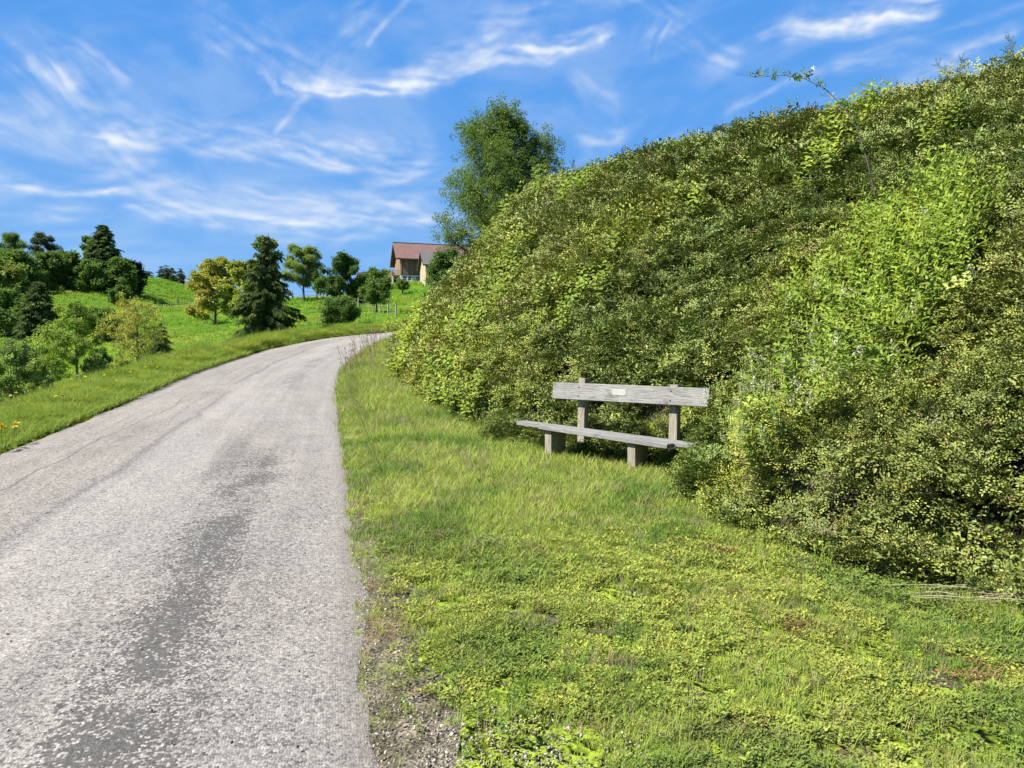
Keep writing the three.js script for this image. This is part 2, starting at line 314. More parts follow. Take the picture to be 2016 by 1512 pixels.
function asphalt(s, e, fine) {   // colour of the old chip-sealed surface at s metres along and e metres right of the middle
  const big = fbm(s * 0.35, e * 0.9, 101, 3), mid = fbm(s * 1.6, e * 3.1, 103, 3), wob = (fbm(s * 0.5, 3.1, 105, 3) - 0.5);
  let k = 0.262 + 0.05 * (big - 0.5) + 0.07 * (mid - 0.5), warm = 0.13 + 0.05 * (fbm(s * 0.6, e * 1.1, 107, 2) - 0.5);
  const seam = band(e, -0.45 + wob * 0.35, 0.05 + 0.03 * mid) * sst(0.3, 0.55, fbm(s * 0.7, e, 111, 2) + 0.12);
  k -= 0.085 * seam; k += 0.055 * (fbm(s * 0.12 + 3, e * 5.5 + wob, 109, 3) - 0.5) + 0.05 * (fbm(s * 0.3, e * 11, 110, 2) - 0.5);
  k += 0.035 * band(e, -0.2 + wob * 0.3, 0.16) + 0.03 * band(e, 0.25 + wob, 0.3);
  if (e < -0.55 + wob * 0.3) { warm += 0.035; k -= 0.012; }
  // a darker relaid strip, and patches where the chips have gone and the bitumen shows
  const strip = sst(0.1, 0.0, abs(e - 0.66 - wob * 0.4) - 0.13 - 0.1 * (mid - 0.5)) * sst(7.0, 7.8, s) * sst(11.4, 10.4, s);
  k -= 0.065 * strip;
  const farStrip = band(e, 0.9 + wob, 0.22) * sst(14, 16, s) * sst(0.42, 0.7, fbm(s * 0.8, e * 2, 117, 3)) + band(e, -0.9 + wob, 0.16) * sst(9, 12, s) * sst(0.42, 0.7, fbm(s * 0.5, e * 2, 118, 3));
  k -= 0.05 * farStrip;
  const bare = clamp(band(e, 1.28 - 0.02 * s + wob * 0.7, 0.31) * (0.35 + 0.65 * sst(0.3, 0.62, fbm(s * 1.9, e * 3.4, 121, 3))) * sst(10.5, 8, s) * 0.92 + 0.35 * band(e, -1.5 + wob, 0.4) * sst(0.5, 0.75, fbm(s * 0.9, e * 2, 125, 3)) * sst(9, 6, s) + 0.28 * band(e, -0.55 + wob * 0.6, 0.18) * sst(0.45, 0.7, mid));
  let chip = 0, bump = 0.5;
  if (fine) {
    const q = 78 + 0 * s, [tone, rim, own] = stones(s * q + 0.6 * vn(s * 40, e * 40, 3), e * q), b = vn(s * 210, e * 210, 133), c = vn(s * 26, e * 26, 135);
    chip = (tone - 0.5) * 0.22 + (b - 0.5) * 0.14 + (c - 0.5) * 0.05 - 0.16 * (1 - rim) * (1 - rim) + 0.03; if (own > 0.93) chip += 0.12; if (own < 0.05) chip -= 0.1;
    bump = 0.3 + 0.5 * rim + 0.2 * tone;
    const gone = sst(0.0, 0.1, bare * 0.74 - own * 0.72 - (c - 0.5) * 0.35);   // chippings lost from the worn strips
    if (gone > 0) { k = mix(k + chip, 0.03 + 0.06 * b + 0.04 * tone, gone * 0.92); chip = 0; bump -= 0.35 * gone; }
  } else { chip = (vn(s * 36, e * 50, 131) - 0.5) * 0.2; k -= bare * 0.06; }
  k += chip;
  // cracks
  const cr = abs(e + 1.25 + 0.5 * (fbm(s * 0.35, 1.7, 141, 4) - 0.5) - 0.06 * vn(s * 4, 2, 143)), on = sst(0.35, 0.5, fbm(s * 0.3, 8, 145, 2)) * sst(4, 8, s);
  if (cr < 0.014 && on > 0.3) k *= mix(1, 0.55, on);
  const cr2 = abs(e + 0.85 + 0.7 * (fbm(s * 0.5, 5.7, 151, 4) - 0.5)); if (cr2 < 0.009 && s > 7 && s < 26) k *= 0.72;
  const cr3 = abs(s - 13.6 - 0.5 * (fbm(e * 1.2, 4.1, 155, 3) - 0.5)); if (cr3 < 0.02 && e > 0.3 && e < 1.9) k *= 0.75;
  const cr4 = abs(s - 10.7 - 0.35 * (fbm(e * 1.4, 9.1, 157, 3) - 0.5)); if (cr4 < 0.014 && e > 0.55 && e < 2.1) k *= 0.72;
  // earth washed onto the edges
  const edge = sst(HALF - 0.3, HALF, abs(e) + 0.25 * (mid - 0.5)); k = mix(k, 0.19, edge * 0.5); warm += edge * 0.05;
  k *= 0.54; return [k * (1 + warm), k * (1 + warm * 0.25), k * (1 - warm * 0.7), bump];
}
(() => {
  const mb = new MB(), across = 36, rows = [], NEAR = 10, END = 66;
  const curve = (s) => { let k = 0; const S = s + S0; let lo = 0, hi = ARC.length - 1; while (hi - lo > 1) { const m = (lo + hi) >> 1; if (ARC[m] <= S) lo = m; else hi = m; } k = (S - ARC[lo]) / (ARC[hi] - ARC[lo]); const a = CENTRE[max(lo - 1, 0)], b = CENTRE[lo], c = CENTRE[hi], e = CENTRE[min(hi + 1, ARC.length - 1)]; const t0 = V(c[0] - a[0], 0, c[1] - a[1]).normalize(), t1 = V(e[0] - b[0], 0, e[1] - b[1]).normalize(), t = t0.lerp(t1, k).normalize(); return { x: mix(b[0], c[0], k), d: mix(b[1], c[1], k), tx: t.x, td: t.z }; };
  const ss = []; for (let s = -34; s < 0; s += 0.6) ss.push(s); for (let s = 0; s < NEAR - 0.01; s += 0.1) ss.push(s); ss.push(NEAR); for (let s = NEAR + 0.25; s <= END; s += 0.25) ss.push(s);
  const faces = [[], []];
  ss.forEach((s, j) => {
    const c = curve(s), row = [];
    for (let i = 0; i <= across; i++) {
      const u0 = i / across * 2 - 1, u = i === 1 ? -0.988 : i === across - 1 ? 0.988 : u0, w = (u < 0 ? HALF + 0.1 * (fbm(s * 1.3, 1, 201, 3) - 0.5) : HALF + 0.16 * (fbm(s * 0.9, 7, 203, 4) - 0.5)) + 0.05 * (vn(s * 7, u, 205) - 0.5), e = u * w;
      const h = roadH(c.d) + 0.012 - 0.03 * (u * u) + 0.014 * (fbm(s * 0.7, e * 0.9, 207, 2) - 0.5) - (abs(u) === 1 ? 0.035 : 0);
      row.push(mb.v(c.x + c.td * e, h, -(c.d - c.tx * e), e, s));
    }
    rows.push(row);
    if (j) for (let i = 0; i < across; i++) { const a = rows[j - 1]; faces[s > 0.001 && s <= NEAR + 0.001 ? 0 : 1].push(a[i], a[i + 1], row[i], a[i + 1], row[i + 1], row[i]); }
  });
  const full = mb.build(), uvs = full.attributes.uv;
  const sub = (idx, s0, len) => {
    const g = new THREE.BufferGeometry(), map = new Map(), p = [], nn = [], uv = [], ind = [];
    mb.i = idx;
    for (const k of idx) { if (!map.has(k)) { map.set(k, p.length / 3); p.push(mb.p[k * 3], mb.p[k * 3 + 1], mb.p[k * 3 + 2]); uv.push((uvs.getX(k) + 2.4) / 4.8, (uvs.getY(k) - s0) / len); } ind.push(map.get(k)); }
    g.setAttribute('position', new THREE.Float32BufferAttribute(p, 3)); g.setAttribute('uv', new THREE.Float32BufferAttribute(uv, 2)); g.setIndex(ind); g.computeVertexNormals(); return g;
  };
  const paint = (W, H, s0, len, fine) => {
    const d = new Uint8Array(W * H * 4), b = new Uint8Array(W * H * 4), g = (x) => clamp(x <= 0.0031308 ? x * 12.92 : 1.055 * Math.pow(x, 1 / 2.4) - 0.055) * 255;
    for (let y = 0; y < H; y++) for (let x = 0; x < W; x++) { const c = asphalt(s0 + (y + 0.5) / H * len, (x + 0.5) / W * 4.8 - 2.4, fine), i = (y * W + x) * 4; d[i] = g(max(0, c[0])); d[i + 1] = g(max(0, c[1])); d[i + 2] = g(max(0, c[2])); d[i + 3] = 255; b[i] = b[i + 1] = b[i + 2] = clamp(c[3]) * 255; b[i + 3] = 255; }
    const T = (a, srgb) => { const t = new THREE.DataTexture(a, W, H); t.magFilter = THREE.LinearFilter; if (srgb) t.colorSpace = THREE.SRGBColorSpace; t.wrapS = t.wrapT = THREE.RepeatWrapping; t.needsUpdate = true; return t; };
    return [T(d, true), fine ? T(b, false) : null];
  };
  const [nm, nb] = paint(1792, 2048, 0, NEAR, true), [fm] = paint(512, 2048, NEAR, END - NEAR, false);
  const r = new THREE.Group(); r.name = 'road'; r.userData = { kind: 'structure', label: 'pale worn single-lane asphalt road curving uphill to the right', category: 'road' }; scene.add(r);
  const m1 = new THREE.MeshStandardMaterial({ map: nm, bumpMap: nb, bumpScale: 0.004, roughness: 0.92 }), m2 = new THREE.MeshStandardMaterial({ map: fm, roughness: 0.92 });
  m1.name = m2.name = 'chip seal asphalt';
  part('asphalt', sub(faces[0], 0, NEAR), m1, r); part('asphalt', sub(faces[1], NEAR, END - NEAR), m2, r);
})();

// ------------------------------------------------------------------ bench
const BENCH_R = V(0.807, 0, 0.592), BENCH_N = V(-0.592, 0, 0.807);   // along the bench to its right, and out of its front (three.js axes)
(() => {
  const grain = dataTex(1024, 256, (u, v, o) => {
    const x = u * 24, y = v * 9; let ky = y + 0.5 * (fbm(x * 0.35, y * 0.5, 301, 3) - 0.5);
    let knot = 0;
    for (let k = 0; k < 9; k++) { const cx = h2(k, 1, 5) * 24, cy = h2(k, 2, 5) * 9, dx = (x - cx) * 0.8, dy = (y - cy) * 1.7, r = hypot(dx, dy); ky += 0.5 * exp(-r * r * 1.1) * (dy > 0 ? 1 : -1); knot = max(knot, exp(-r * r * 14)); }
    const ring = 0.5 + 0.5 * sin(ky * 26 + 4 * fbm(x * 0.1, y, 305, 2)), fib = fbm(x * 1.3, ky * 26, 307, 3), crack = sst(0.73, 0.8, fbm(x * 0.35, ky * 11, 311, 3));
    let a = 0.155 + 0.045 * (ring - 0.5) + 0.16 * (fib - 0.5) + 0.07 * (fbm(x * 0.3, y * 0.6, 313, 3) - 0.5); a *= 1 - 0.7 * crack; a *= 1 - 0.45 * knot;
    o[0] = a * 1.03; o[1] = a; o[2] = a * 0.94;
  });
  const wood = new THREE.MeshStandardMaterial({ map: grain, bumpMap: grain, bumpScale: 0.004, roughness: 0.8 }); wood.name = 'weathered silver timber';
  const brown = new THREE.MeshStandardMaterial({ map: grain, bumpMap: grain, bumpScale: 0.005, roughness: 0.85, color: lin(1.25, 1.15, 0.92) }); brown.name = 'weathered tan timber';
  const base = V(1.2, 0, -9.0); base.y = ground(1.2, 9.0);
  const b = thing('park_bench', 'weathered grey wooden bench with sagging seat standing against the hedge bank', 'bench', base);
  const board = (w, h, t, seed) => { const g = new RoundedBoxGeometry(w, h, t, 2, 0.006), p = g.attributes.position, n = g.attributes.normal, uv = g.attributes.uv; for (let i = 0; i < p.count; i++) { const a = abs(n.getX(i)), y = abs(n.getY(i)), z = abs(n.getZ(i)); if (a > y && a > z) uv.setXY(i, p.getZ(i) * 0.2 + seed, p.getY(i) * 1.2); else uv.setXY(i, p.getX(i) / 2.4 + seed * 0.37, (z > y ? p.getY(i) : p.getZ(i)) / 0.9 + seed * 0.61); } return g; };
  // a board whose long axis runs from L to R
  const lay = (name, L, R, h, t, outward, seed, mat) => { const X = R.clone().sub(L), len = X.length(); X.normalize(); const Z = outward.clone().addScaledVector(X, -outward.dot(X)).normalize(), Y = V().crossVectors(Z, X); const m = part(name, board(len, h, t, seed), mat, b); m.quaternion.setFromRotationMatrix(new THREE.Matrix4().makeBasis(X, Y, Z)); m.position.copy(L).add(R).multiplyScalar(0.5).sub(base); return m; };
  const P = (x, h, d) => V(x, h, -d), along = (x, d, t, back = 0) => [x + 0.807 * t + 0.592 * back, d - 0.592 * t + 0.807 * back];
  const back = lay('backrest', P(0.541, 1.517, 10.0), P(2.245, 1.443, 8.75), 0.213, 0.048, BENCH_N.clone().setY(0.12), 0.1, wood);
  const plaqueMap = (() => { const c = document.createElement('canvas'); c.width = 256; c.height = 104; const g = c.getContext('2d'); g.fillStyle = '#8f8e88'; g.fillRect(0, 0, 256, 104); const R = rng(9); for (let i = 0; i < 500; i++) { g.fillStyle = `rgba(${R() < 0.5 ? '120,120,115' : '255,255,255'},0.10)`; g.fillRect(R() * 256, R() * 104, 2 + R() * 20, 1 + R() * 2); } const t = new THREE.CanvasTexture(c); t.colorSpace = THREE.SRGBColorSpace; return t; })();
  const pl = part('plaque', new RoundedBoxGeometry(0.19, 0.075, 0.006, 1, 0.002), new THREE.MeshStandardMaterial({ map: plaqueMap, roughness: 0.4, metalness: 0.1 }), back, 'small pale metal plaque on the backrest');
  pl.position.set(-0.09, 0.012, 0.026); pl.rotation.z = -0.012;
  for (const [x, y] of [[-0.086, 0.029], [0.086, 0.029], [-0.086, -0.029], [0.086, -0.029]]) { const s = part('screw', new THREE.CylinderGeometry(0.0035, 0.0035, 0.003, 8), new THREE.MeshStandardMaterial({ color: lin(0.2, 0.2, 0.2), roughness: 0.5, metalness: 0.8 }), back); s.rotation.x = PI / 2; s.position.set(-0.09 + x, 0.012 + y, 0.0295); }
  const steel = new THREE.MeshStandardMaterial({ color: lin(0.12, 0.1, 0.09), roughness: 0.6, metalness: 0.7 }), boltGeo = new THREE.SphereGeometry(0.011, 10, 6, 0, 2 * PI, 0, PI / 2);
  for (const bx of [-0.668, 0.588]) for (const by of [-0.055, 0.055]) { const m = part('bolt', boltGeo, steel, back); m.rotation.x = PI / 2; m.position.set(bx, by, 0.0235); }
  const seatUp = (x, d, t, back2, h) => { const [a, c] = along(x, d, t, back2); return P(a, h, c); };
  lay('seat_plank', seatUp(1.06, 8.93, -0.911, 0.095, 1.097 - 0.026), seatUp(1.06, 8.93, 0.796, 0.095, 0.938 - 0.026), 0.052, 0.19, BENCH_N.clone(), 0.55, wood);
  lay('seat_plank', seatUp(1.06, 8.93, -1.393, 0.31, 1.125 - 0.026), seatUp(1.06, 8.93, 0.997, 0.31, 0.935 - 0.026), 0.052, 0.215, BENCH_N.clone(), 0.83, wood);
  const upright = (name, t, backOff, ox, od, w, depth, hTop, sink, lean, seed) => { const [x, d] = along(ox, od, t, backOff), hb = ground(x, d) - sink, g = board(hTop - hb, w, depth, seed), m = part(name, g, brown, b); const Y = V(0, 1, 0).addScaledVector(BENCH_N, lean).normalize(), Z = BENCH_N.clone().addScaledVector(Y, -BENCH_N.dot(Y)).normalize(); m.quaternion.setFromRotationMatrix(new THREE.Matrix4().makeBasis(Y, V().crossVectors(Z, Y), Z)); m.position.copy(P(x, (hTop + hb) / 2, d)).sub(base); };
  const seatH = (t) => mix(1.097, 0.938, (t + 0.911) / 1.707) - 0.056;
  upright('leg', -0.8, 0.21, 1.06, 8.93, 0.095, 0.33, seatH(-0.8), 0.12, 0, 0.2);
  upright('leg', 0.335, 0.21, 1.06, 8.93, 0.1, 0.33, seatH(0.335), 0.12, 0, 0.7);
  upright('back_post', -0.668, 0.085, 1.393, 9.375, 0.1, 0.1, 1.672, 0.15, -0.04, 0.4);
  upright('back_post', 0.588, 0.085, 1.393, 9.375, 0.105, 0.1, 1.592, 0.15, -0.05, 0.9);
})();

// ------------------------------------------------------------------ farm buildings
(() => {
  const TH = 0.26;
  const plaster = (c, s) => { const t = dataTex(128, 128, (u, v, o) => { const a = 0.9 + 0.14 * (fbm(u * 8, v * 8, s, 4) - 0.5) - 0.1 * sst(0.6, 0.8, fbm(u * 3, v * 9, s + 3, 3)); o[0] = c[0] * a; o[1] = c[1] * a; o[2] = c[2] * a; }); return new THREE.MeshStandardMaterial({ map: t, roughness: 0.95 }); };
  const white = plaster([0.55, 0.55, 0.53], 401), yellow = plaster([0.42, 0.32, 0.1], 403), cream = plaster([0.32, 0.28, 0.19], 405);
  const woods = [[0.2, 0.125, 0.075], [0.26, 0.175, 0.105], [0.17, 0.1, 0.06], [0.28, 0.2, 0.13], [0.22, 0.13, 0.075]].map((c, k) => new THREE.MeshStandardMaterial({ map: dataTex(64, 256, (u, v, o) => { const a = 0.8 + 0.5 * (fbm(u * 22, v * 3, 411 + k, 3) - 0.3) - 0.3 * sst(0.6, 0.8, fbm(u * 5, v * 2, 421 + k, 3)); o[0] = c[0] * a; o[1] = c[1] * a; o[2] = c[2] * a; }), roughness: 0.9 }));
  const dark = new THREE.MeshStandardMaterial({ color: lin(0.03, 0.024, 0.02), roughness: 0.9 }), glass = new THREE.MeshStandardMaterial({ color: lin(0.02, 0.025, 0.03), roughness: 0.08 }), frame = new THREE.MeshStandardMaterial({ color: lin(0.5, 0.5, 0.48), roughness: 0.6 });
  const tiles = (c, s, nu, nv) => { const t = dataTex(256, 256, (u, v, o) => { const r = floor(v * nv), k = floor(u * nu + (r % 2) * 0.5), a = 0.85 + 0.35 * (h2(k % nu, r, s) - 0.5) + 0.25 * (fbm(u * 4, v * 4, s, 3) - 0.5); o[0] = c[0] * a; o[1] = c[1] * a; o[2] = c[2] * a; }); return new THREE.MeshStandardMaterial({ map: t, roughness: 0.85 }); };
  const redRoof = tiles([0.13, 0.065, 0.055], 431, 32, 32), greyRoof = tiles([0.085, 0.078, 0.073], 433, 24, 24);
  const box = (name, mat, parent, x0, x1, y0, y1, z0, z1) => { const m = part(name, new THREE.BoxGeometry(x1 - x0, y1 - y0, z1 - z0), mat, parent); m.position.set((x0 + x1) / 2, (y0 + y1) / 2, (z0 + z1) / 2); return m; };
  const slab = (name, mat, parent, x0, x1, a, b, th) => {   // a roof slope from (y, z) a to (y, z) b
    const mb = new MB(), dy = b[0] - a[0], dz = b[1] - a[1], L = hypot(dy, dz), ny = abs(dz) / L * th, nz = (dz < 0 ? 1 : -1) * dy / L * th, q = [];
    for (const [y, z] of [a, b, [b[0] + ny, b[1] + nz], [a[0] + ny, a[1] + nz]]) for (const x of [x0, x1]) q.push([x, y, z]);
    const face = (i, j, k, l) => { const n = [i, j, k, l].map((m, c) => mb.v(...q[m], q[m][0] / 4, (c === 0 || c === 1 ? 0 : L / 4))); mb.tri(n[0], n[1], n[2]); mb.tri(n[0], n[2], n[3]); };
    face(0, 1, 3, 2); face(6, 7, 5, 4); face(0, 6, 7, 1); face(2, 3, 5, 4); face(0, 2, 4, 6); face(1, 7, 5, 3);
    return part(name, mb.build(false), mat, parent);
  };
  const gable = (name, mat, parent, x, y0, y1, z0, z1, th) => { const s = new THREE.Shape([new THREE.Vector2(z0, y0), new THREE.Vector2(z1, y0), new THREE.Vector2((z0 + z1) / 2, y1)]), g = new THREE.ExtrudeGeometry(s, { depth: th, bevelEnabled: false }); g.rotateY(-PI / 2); g.translate(x + th, 0, 0); return part(name, g, mat, parent); };
  const win = (parent, x0, x1, y0, y1, z, rows = 2) => { const w = box('window', glass, parent, x0, x1, y0, y1, z - 0.06, z - 0.03); const cx = (x0 + x1) / 2, cy = (y0 + y1) / 2, W = x1 - x0, H = y1 - y0, bar = (a, b, c, d) => { const m = part('frame', new THREE.BoxGeometry(b - a, d - c, 0.07), frame, w); m.position.set((a + b) / 2, (c + d) / 2, 0.03); }; bar(-W / 2, W / 2, H / 2 - 0.06, H / 2); bar(-W / 2, W / 2, -H / 2, -H / 2 + 0.06); bar(-W / 2, -W / 2 + 0.06, -H / 2 + 0.06, H / 2 - 0.06); bar(W / 2 - 0.06, W / 2, -H / 2 + 0.06, H / 2 - 0.06); for (let k = 1; k < rows; k++) bar(-W / 2 + 0.06, W / 2 - 0.06, -H / 2 + H * k / rows - 0.07, -H / 2 + H * k / rows + 0.07); return w; };
  // the barn; local x runs along its long front, z towards the viewer
  const hB = 20.8, barn = thing('barn', 'timber barn with red roof and white plastered base on the hilltop', 'barn', V((789 - CX) / F * 150, hB, -150), TH);
  const L = 15, DEP = 10.4, wallTop = 5.5;
  // base wall built round its window openings
  const wins = [[0.45, 1.2], [1.42, 2.1], [3.0, 3.72], [5.2, 5.9], [7.6, 8.3]], wy0 = 1.0, wy1 = 1.84;
  const bw = box('base_wall', white, barn, 0, L, -1.5, wy0, -0.35, 0);
  box('base_wall', white, barn, 0, L, wy1, 2.12, -0.35, 0);
  let x = 0; for (const [a, b] of [...wins, [L, L]]) { if (a - x > 0.02) box('base_wall', white, barn, x, a, wy0, wy1, -0.35, 0); x = b; }
  for (const [a, b] of wins) win(barn, a, b, wy0, wy1, -0.1);
  box('base_wall', white, barn, 0, 0.35, -1.5, 2.12, -DEP, -0.352); box('base_wall', white, barn, L - 0.35, L, -1.5, 2.12, -DEP, -0.352); box('base_wall', white, barn, 0.352, L - 0.352, -1.5, 2.12, -DEP, -DEP + 0.35);
  box('beam', dark, barn, -0.06, L, 2.12, 2.26, -0.3, 0.08);
  const R = rng(77);
  for (let k = 0, px = 0; px < L - 0.1; k++) { const w = 0.3 + 0.16 * R(); box('plank', woods[floor(R() * 5)], barn, px + 0.018, min(px + w, L), 2.2 + 0.06 * R(), wallTop, -0.06, 0.01 + 0.045 * R()); px += w; }
  box('inner_wall', woods[2], barn, 0.02, L - 0.02, 2.27, wallTop, -0.2, -0.07);
  for (let k = 0, pz = 0; pz < DEP - 0.1; k++) { const w = 0.34 + 0.16 * R(); box('plank', woods[floor(R() * 5)], barn, -0.03 - 0.03 * R(), 0.03, 2.2, wallTop, -min(pz + w, DEP) + 0.018, -pz); pz += w; }
  box('corner_post', woods[3], barn, -0.14, 0.2, 2.14, wallTop, -0.18, 0.1);
  gable('gable', woods[4], barn, -0.02, wallTop, 9.0, -DEP, 0, 0.12); gable('gable', woods[4], barn, L - 0.1, wallTop, 9.0, -DEP, 0, 0.12);
  const ridgeZ = -DEP / 2, y0 = wallTop - 0.42, yr = 9.08, ov = 0.95;
  const rf = slab('roof', redRoof, barn, -ov, L + 0.6, [y0, 0.75], [yr, ridgeZ], 0.14); slab('roof', redRoof, barn, -ov, L + 0.6, [y0, -DEP - 0.75], [yr, ridgeZ], 0.14);
  box('ridge_cap', dark, rf, -ov - 0.03, L + 0.62, yr + 0.1, yr + 0.24, ridgeZ - 0.16, ridgeZ + 0.16);
  box('gutter', dark, rf, -ov, L + 0.6, y0 - 0.16, y0 - 0.02, 0.72, 0.86);
  slab('bargeboard', woods[2], rf, -ov - 0.05, -ov - 0.006, [y0 - 0.12, 0.78], [yr - 0.1, ridgeZ], 0.2); slab('bargeboard', woods[2], rf, -ov - 0.05, -ov - 0.006, [y0 - 0.12, -DEP - 0.78], [yr - 0.1, ridgeZ], 0.2);
  for (const z of [-0.1, ridgeZ, -DEP + 0.1]) box('purlin', woods[4], rf, -ov + 0.02, -0.05, z === ridgeZ ? yr - 0.35 : wallTop - 0.2, z === ridgeZ ? yr - 0.1 : wallTop + 0.02, z - 0.1, z + 0.1);
  const bal = box('balcony', woods[3], barn, -1.7, -0.08, 1.95, 2.1, -DEP + 0.3, -0.3);
  for (const y of [0.3, 0.62, 0.95]) { const m = part('rail', new THREE.BoxGeometry(0.06, 0.1, DEP - 0.7), woods[3], bal); m.position.set(-0.76, y, 0); const f = part('rail', new THREE.BoxGeometry(1.5, 0.1, 0.06), woods[3], bal); f.position.set(0, y, (DEP - 0.6) / 2 - 0.05); }
  for (const z of [-4.6, -2, 0, 2, 4.6]) { const m = part('baluster', new THREE.BoxGeometry(0.09, 1.05, 0.09), woods[1], bal); m.position.set(-0.68, 0.55, z); }
  box('column', white, barn, -1.66, -1.36, -1.4, 1.95, -0.75, -0.45); box('column', white, barn, -1.66, -1.36, -1.4, 1.95, -DEP + 0.5, -DEP + 0.8);
  // the yellow house in front of the barn's right half
  const hx = (838 - CX) / F * 139, house = thing('farmhouse', 'yellow farmhouse with grey roof beside the red-roofed barn', 'house', V(hx, ground(hx, 139) - 0.5, -139), TH);
  const b0 = house.position.y, eave = 1.6 + (CY - 520) / F * 139 - b0, ridge = 1.6 + (CY - 496) / F * 142.5 - b0, HD = 7;
  box('wall', yellow, house, 0, 3, -1, eave, -0.3, 0); box('wall', yellow, house, 3, 11, -1, eave, -0.301, -0.001);
  box('wall', cream, house, 0, 0.3, -1, eave, -HD, -0.302); box('wall', yellow, house, 10.7, 11, -1, eave, -HD, -0.302); box('wall', yellow, house, 0.302, 10.698, -1, eave, -HD, -HD + 0.3);
  gable('gable', cream, house, 0, eave, ridge - 0.12, -HD, 0, 0.3); gable('gable', cream, house, 10.7, eave, ridge - 0.12, -HD, 0, 0.3);
  const hr = slab('roof', greyRoof, house, -0.55, 11.5, [eave - 0.25, 0.5], [ridge, -HD / 2], 0.16); slab('roof', greyRoof, house, -0.55, 11.5, [eave - 0.25, -HD - 0.5], [ridge, -HD / 2], 0.16);
  box('gutter', dark, hr, -0.55, 11.5, eave - 0.36, eave - 0.26, 0.48, 0.6);
  slab('bargeboard', dark, hr, -0.6, -0.556, [eave - 0.3, 0.52], [ridge - 0.08, -HD / 2], 0.2);
  for (const [a, c] of [[0.9, 1.8], [4, 4.9], [6.6, 7.5]]) { const w = win(house, a, c, eave - 2.1, eave - 0.95, 0.09); }
  // low dark-roofed shed left of the barn
  const sx = (742 - CX) / F * 172, shed = thing('farm_shed', 'low shed with long dark roof behind the trees left of the barn', 'shed', V(sx, 21.5, -172), 0.1);
  const sr = 1.6 + (CY - 534) / F * 172 - 21.5;
  box('wall', woods[2], shed, -4, 5, -6, sr - 1.3, -5, 0);
  slab('roof', dark, shed, -4.5, 5.5, [sr - 1.5, 0.5], [sr, -2.5], 0.12); slab('roof', dark, shed, -4.5, 5.5, [sr - 1.5, -5.5], [sr, -2.5], 0.12);
})();

// ------------------------------------------------------------------ trees
const barkTex = dataTex(64, 256, (u, v, o) => { const a = 0.75 + 0.9 * (fbm(u * 8, v * 14, 501, 4) - 0.5); o[0] = 0.13 * a; o[1] = 0.105 * a; o[2] = 0.08 * a; });
M.bark = new THREE.MeshStandardMaterial({ map: barkTex, bumpMap: barkTex, bumpScale: 0.02, roughness: 0.95 }); M.bark.name = 'bark';
M.darkbark = new THREE.MeshStandardMaterial({ map: barkTex, color: lin(0.5, 0.45, 0.42), roughness: 0.95 }); M.darkbark.name = 'dark bark';
function clumpGeo(seed, n, spread, L, W, six, flat = 0.35) {   // a loose cluster of leaves round a twig end
  const R = rng(seed), mb = new MB();
  for (let k = 0; k < n; k++) { const o = rv(R).multiplyScalar(spread * Math.cbrt(R())), dir = rv(R).addScaledVector(o, 0.8 / spread).normalize(), nr = rv(R).multiplyScalar(flat).add(V(0, 1, 0)); nr.addScaledVector(dir, -nr.dot(dir)).normalize(); leaf(mb, o, dir, nr, L * (0.7 + 0.6 * R()), W * (0.7 + 0.6 * R()), 0.15, six, 0.12); }
  return mb.build(false);
}
const CLUMPS = [1, 2, 3].map((s) => clumpGeo(s * 31, 16, 0.5, 0.42, 0.3, false)), CLUMPS_FINE = [4, 5].map((s) => clumpGeo(s * 31, 34, 0.55, 0.26, 0.17, false, 0.7));
function quatTo(n, R, spin = true) { const q = new THREE.Quaternion().setFromUnitVectors(UP, n); if (spin) q.multiply(yaw(R() * 2 * PI)); return q; }
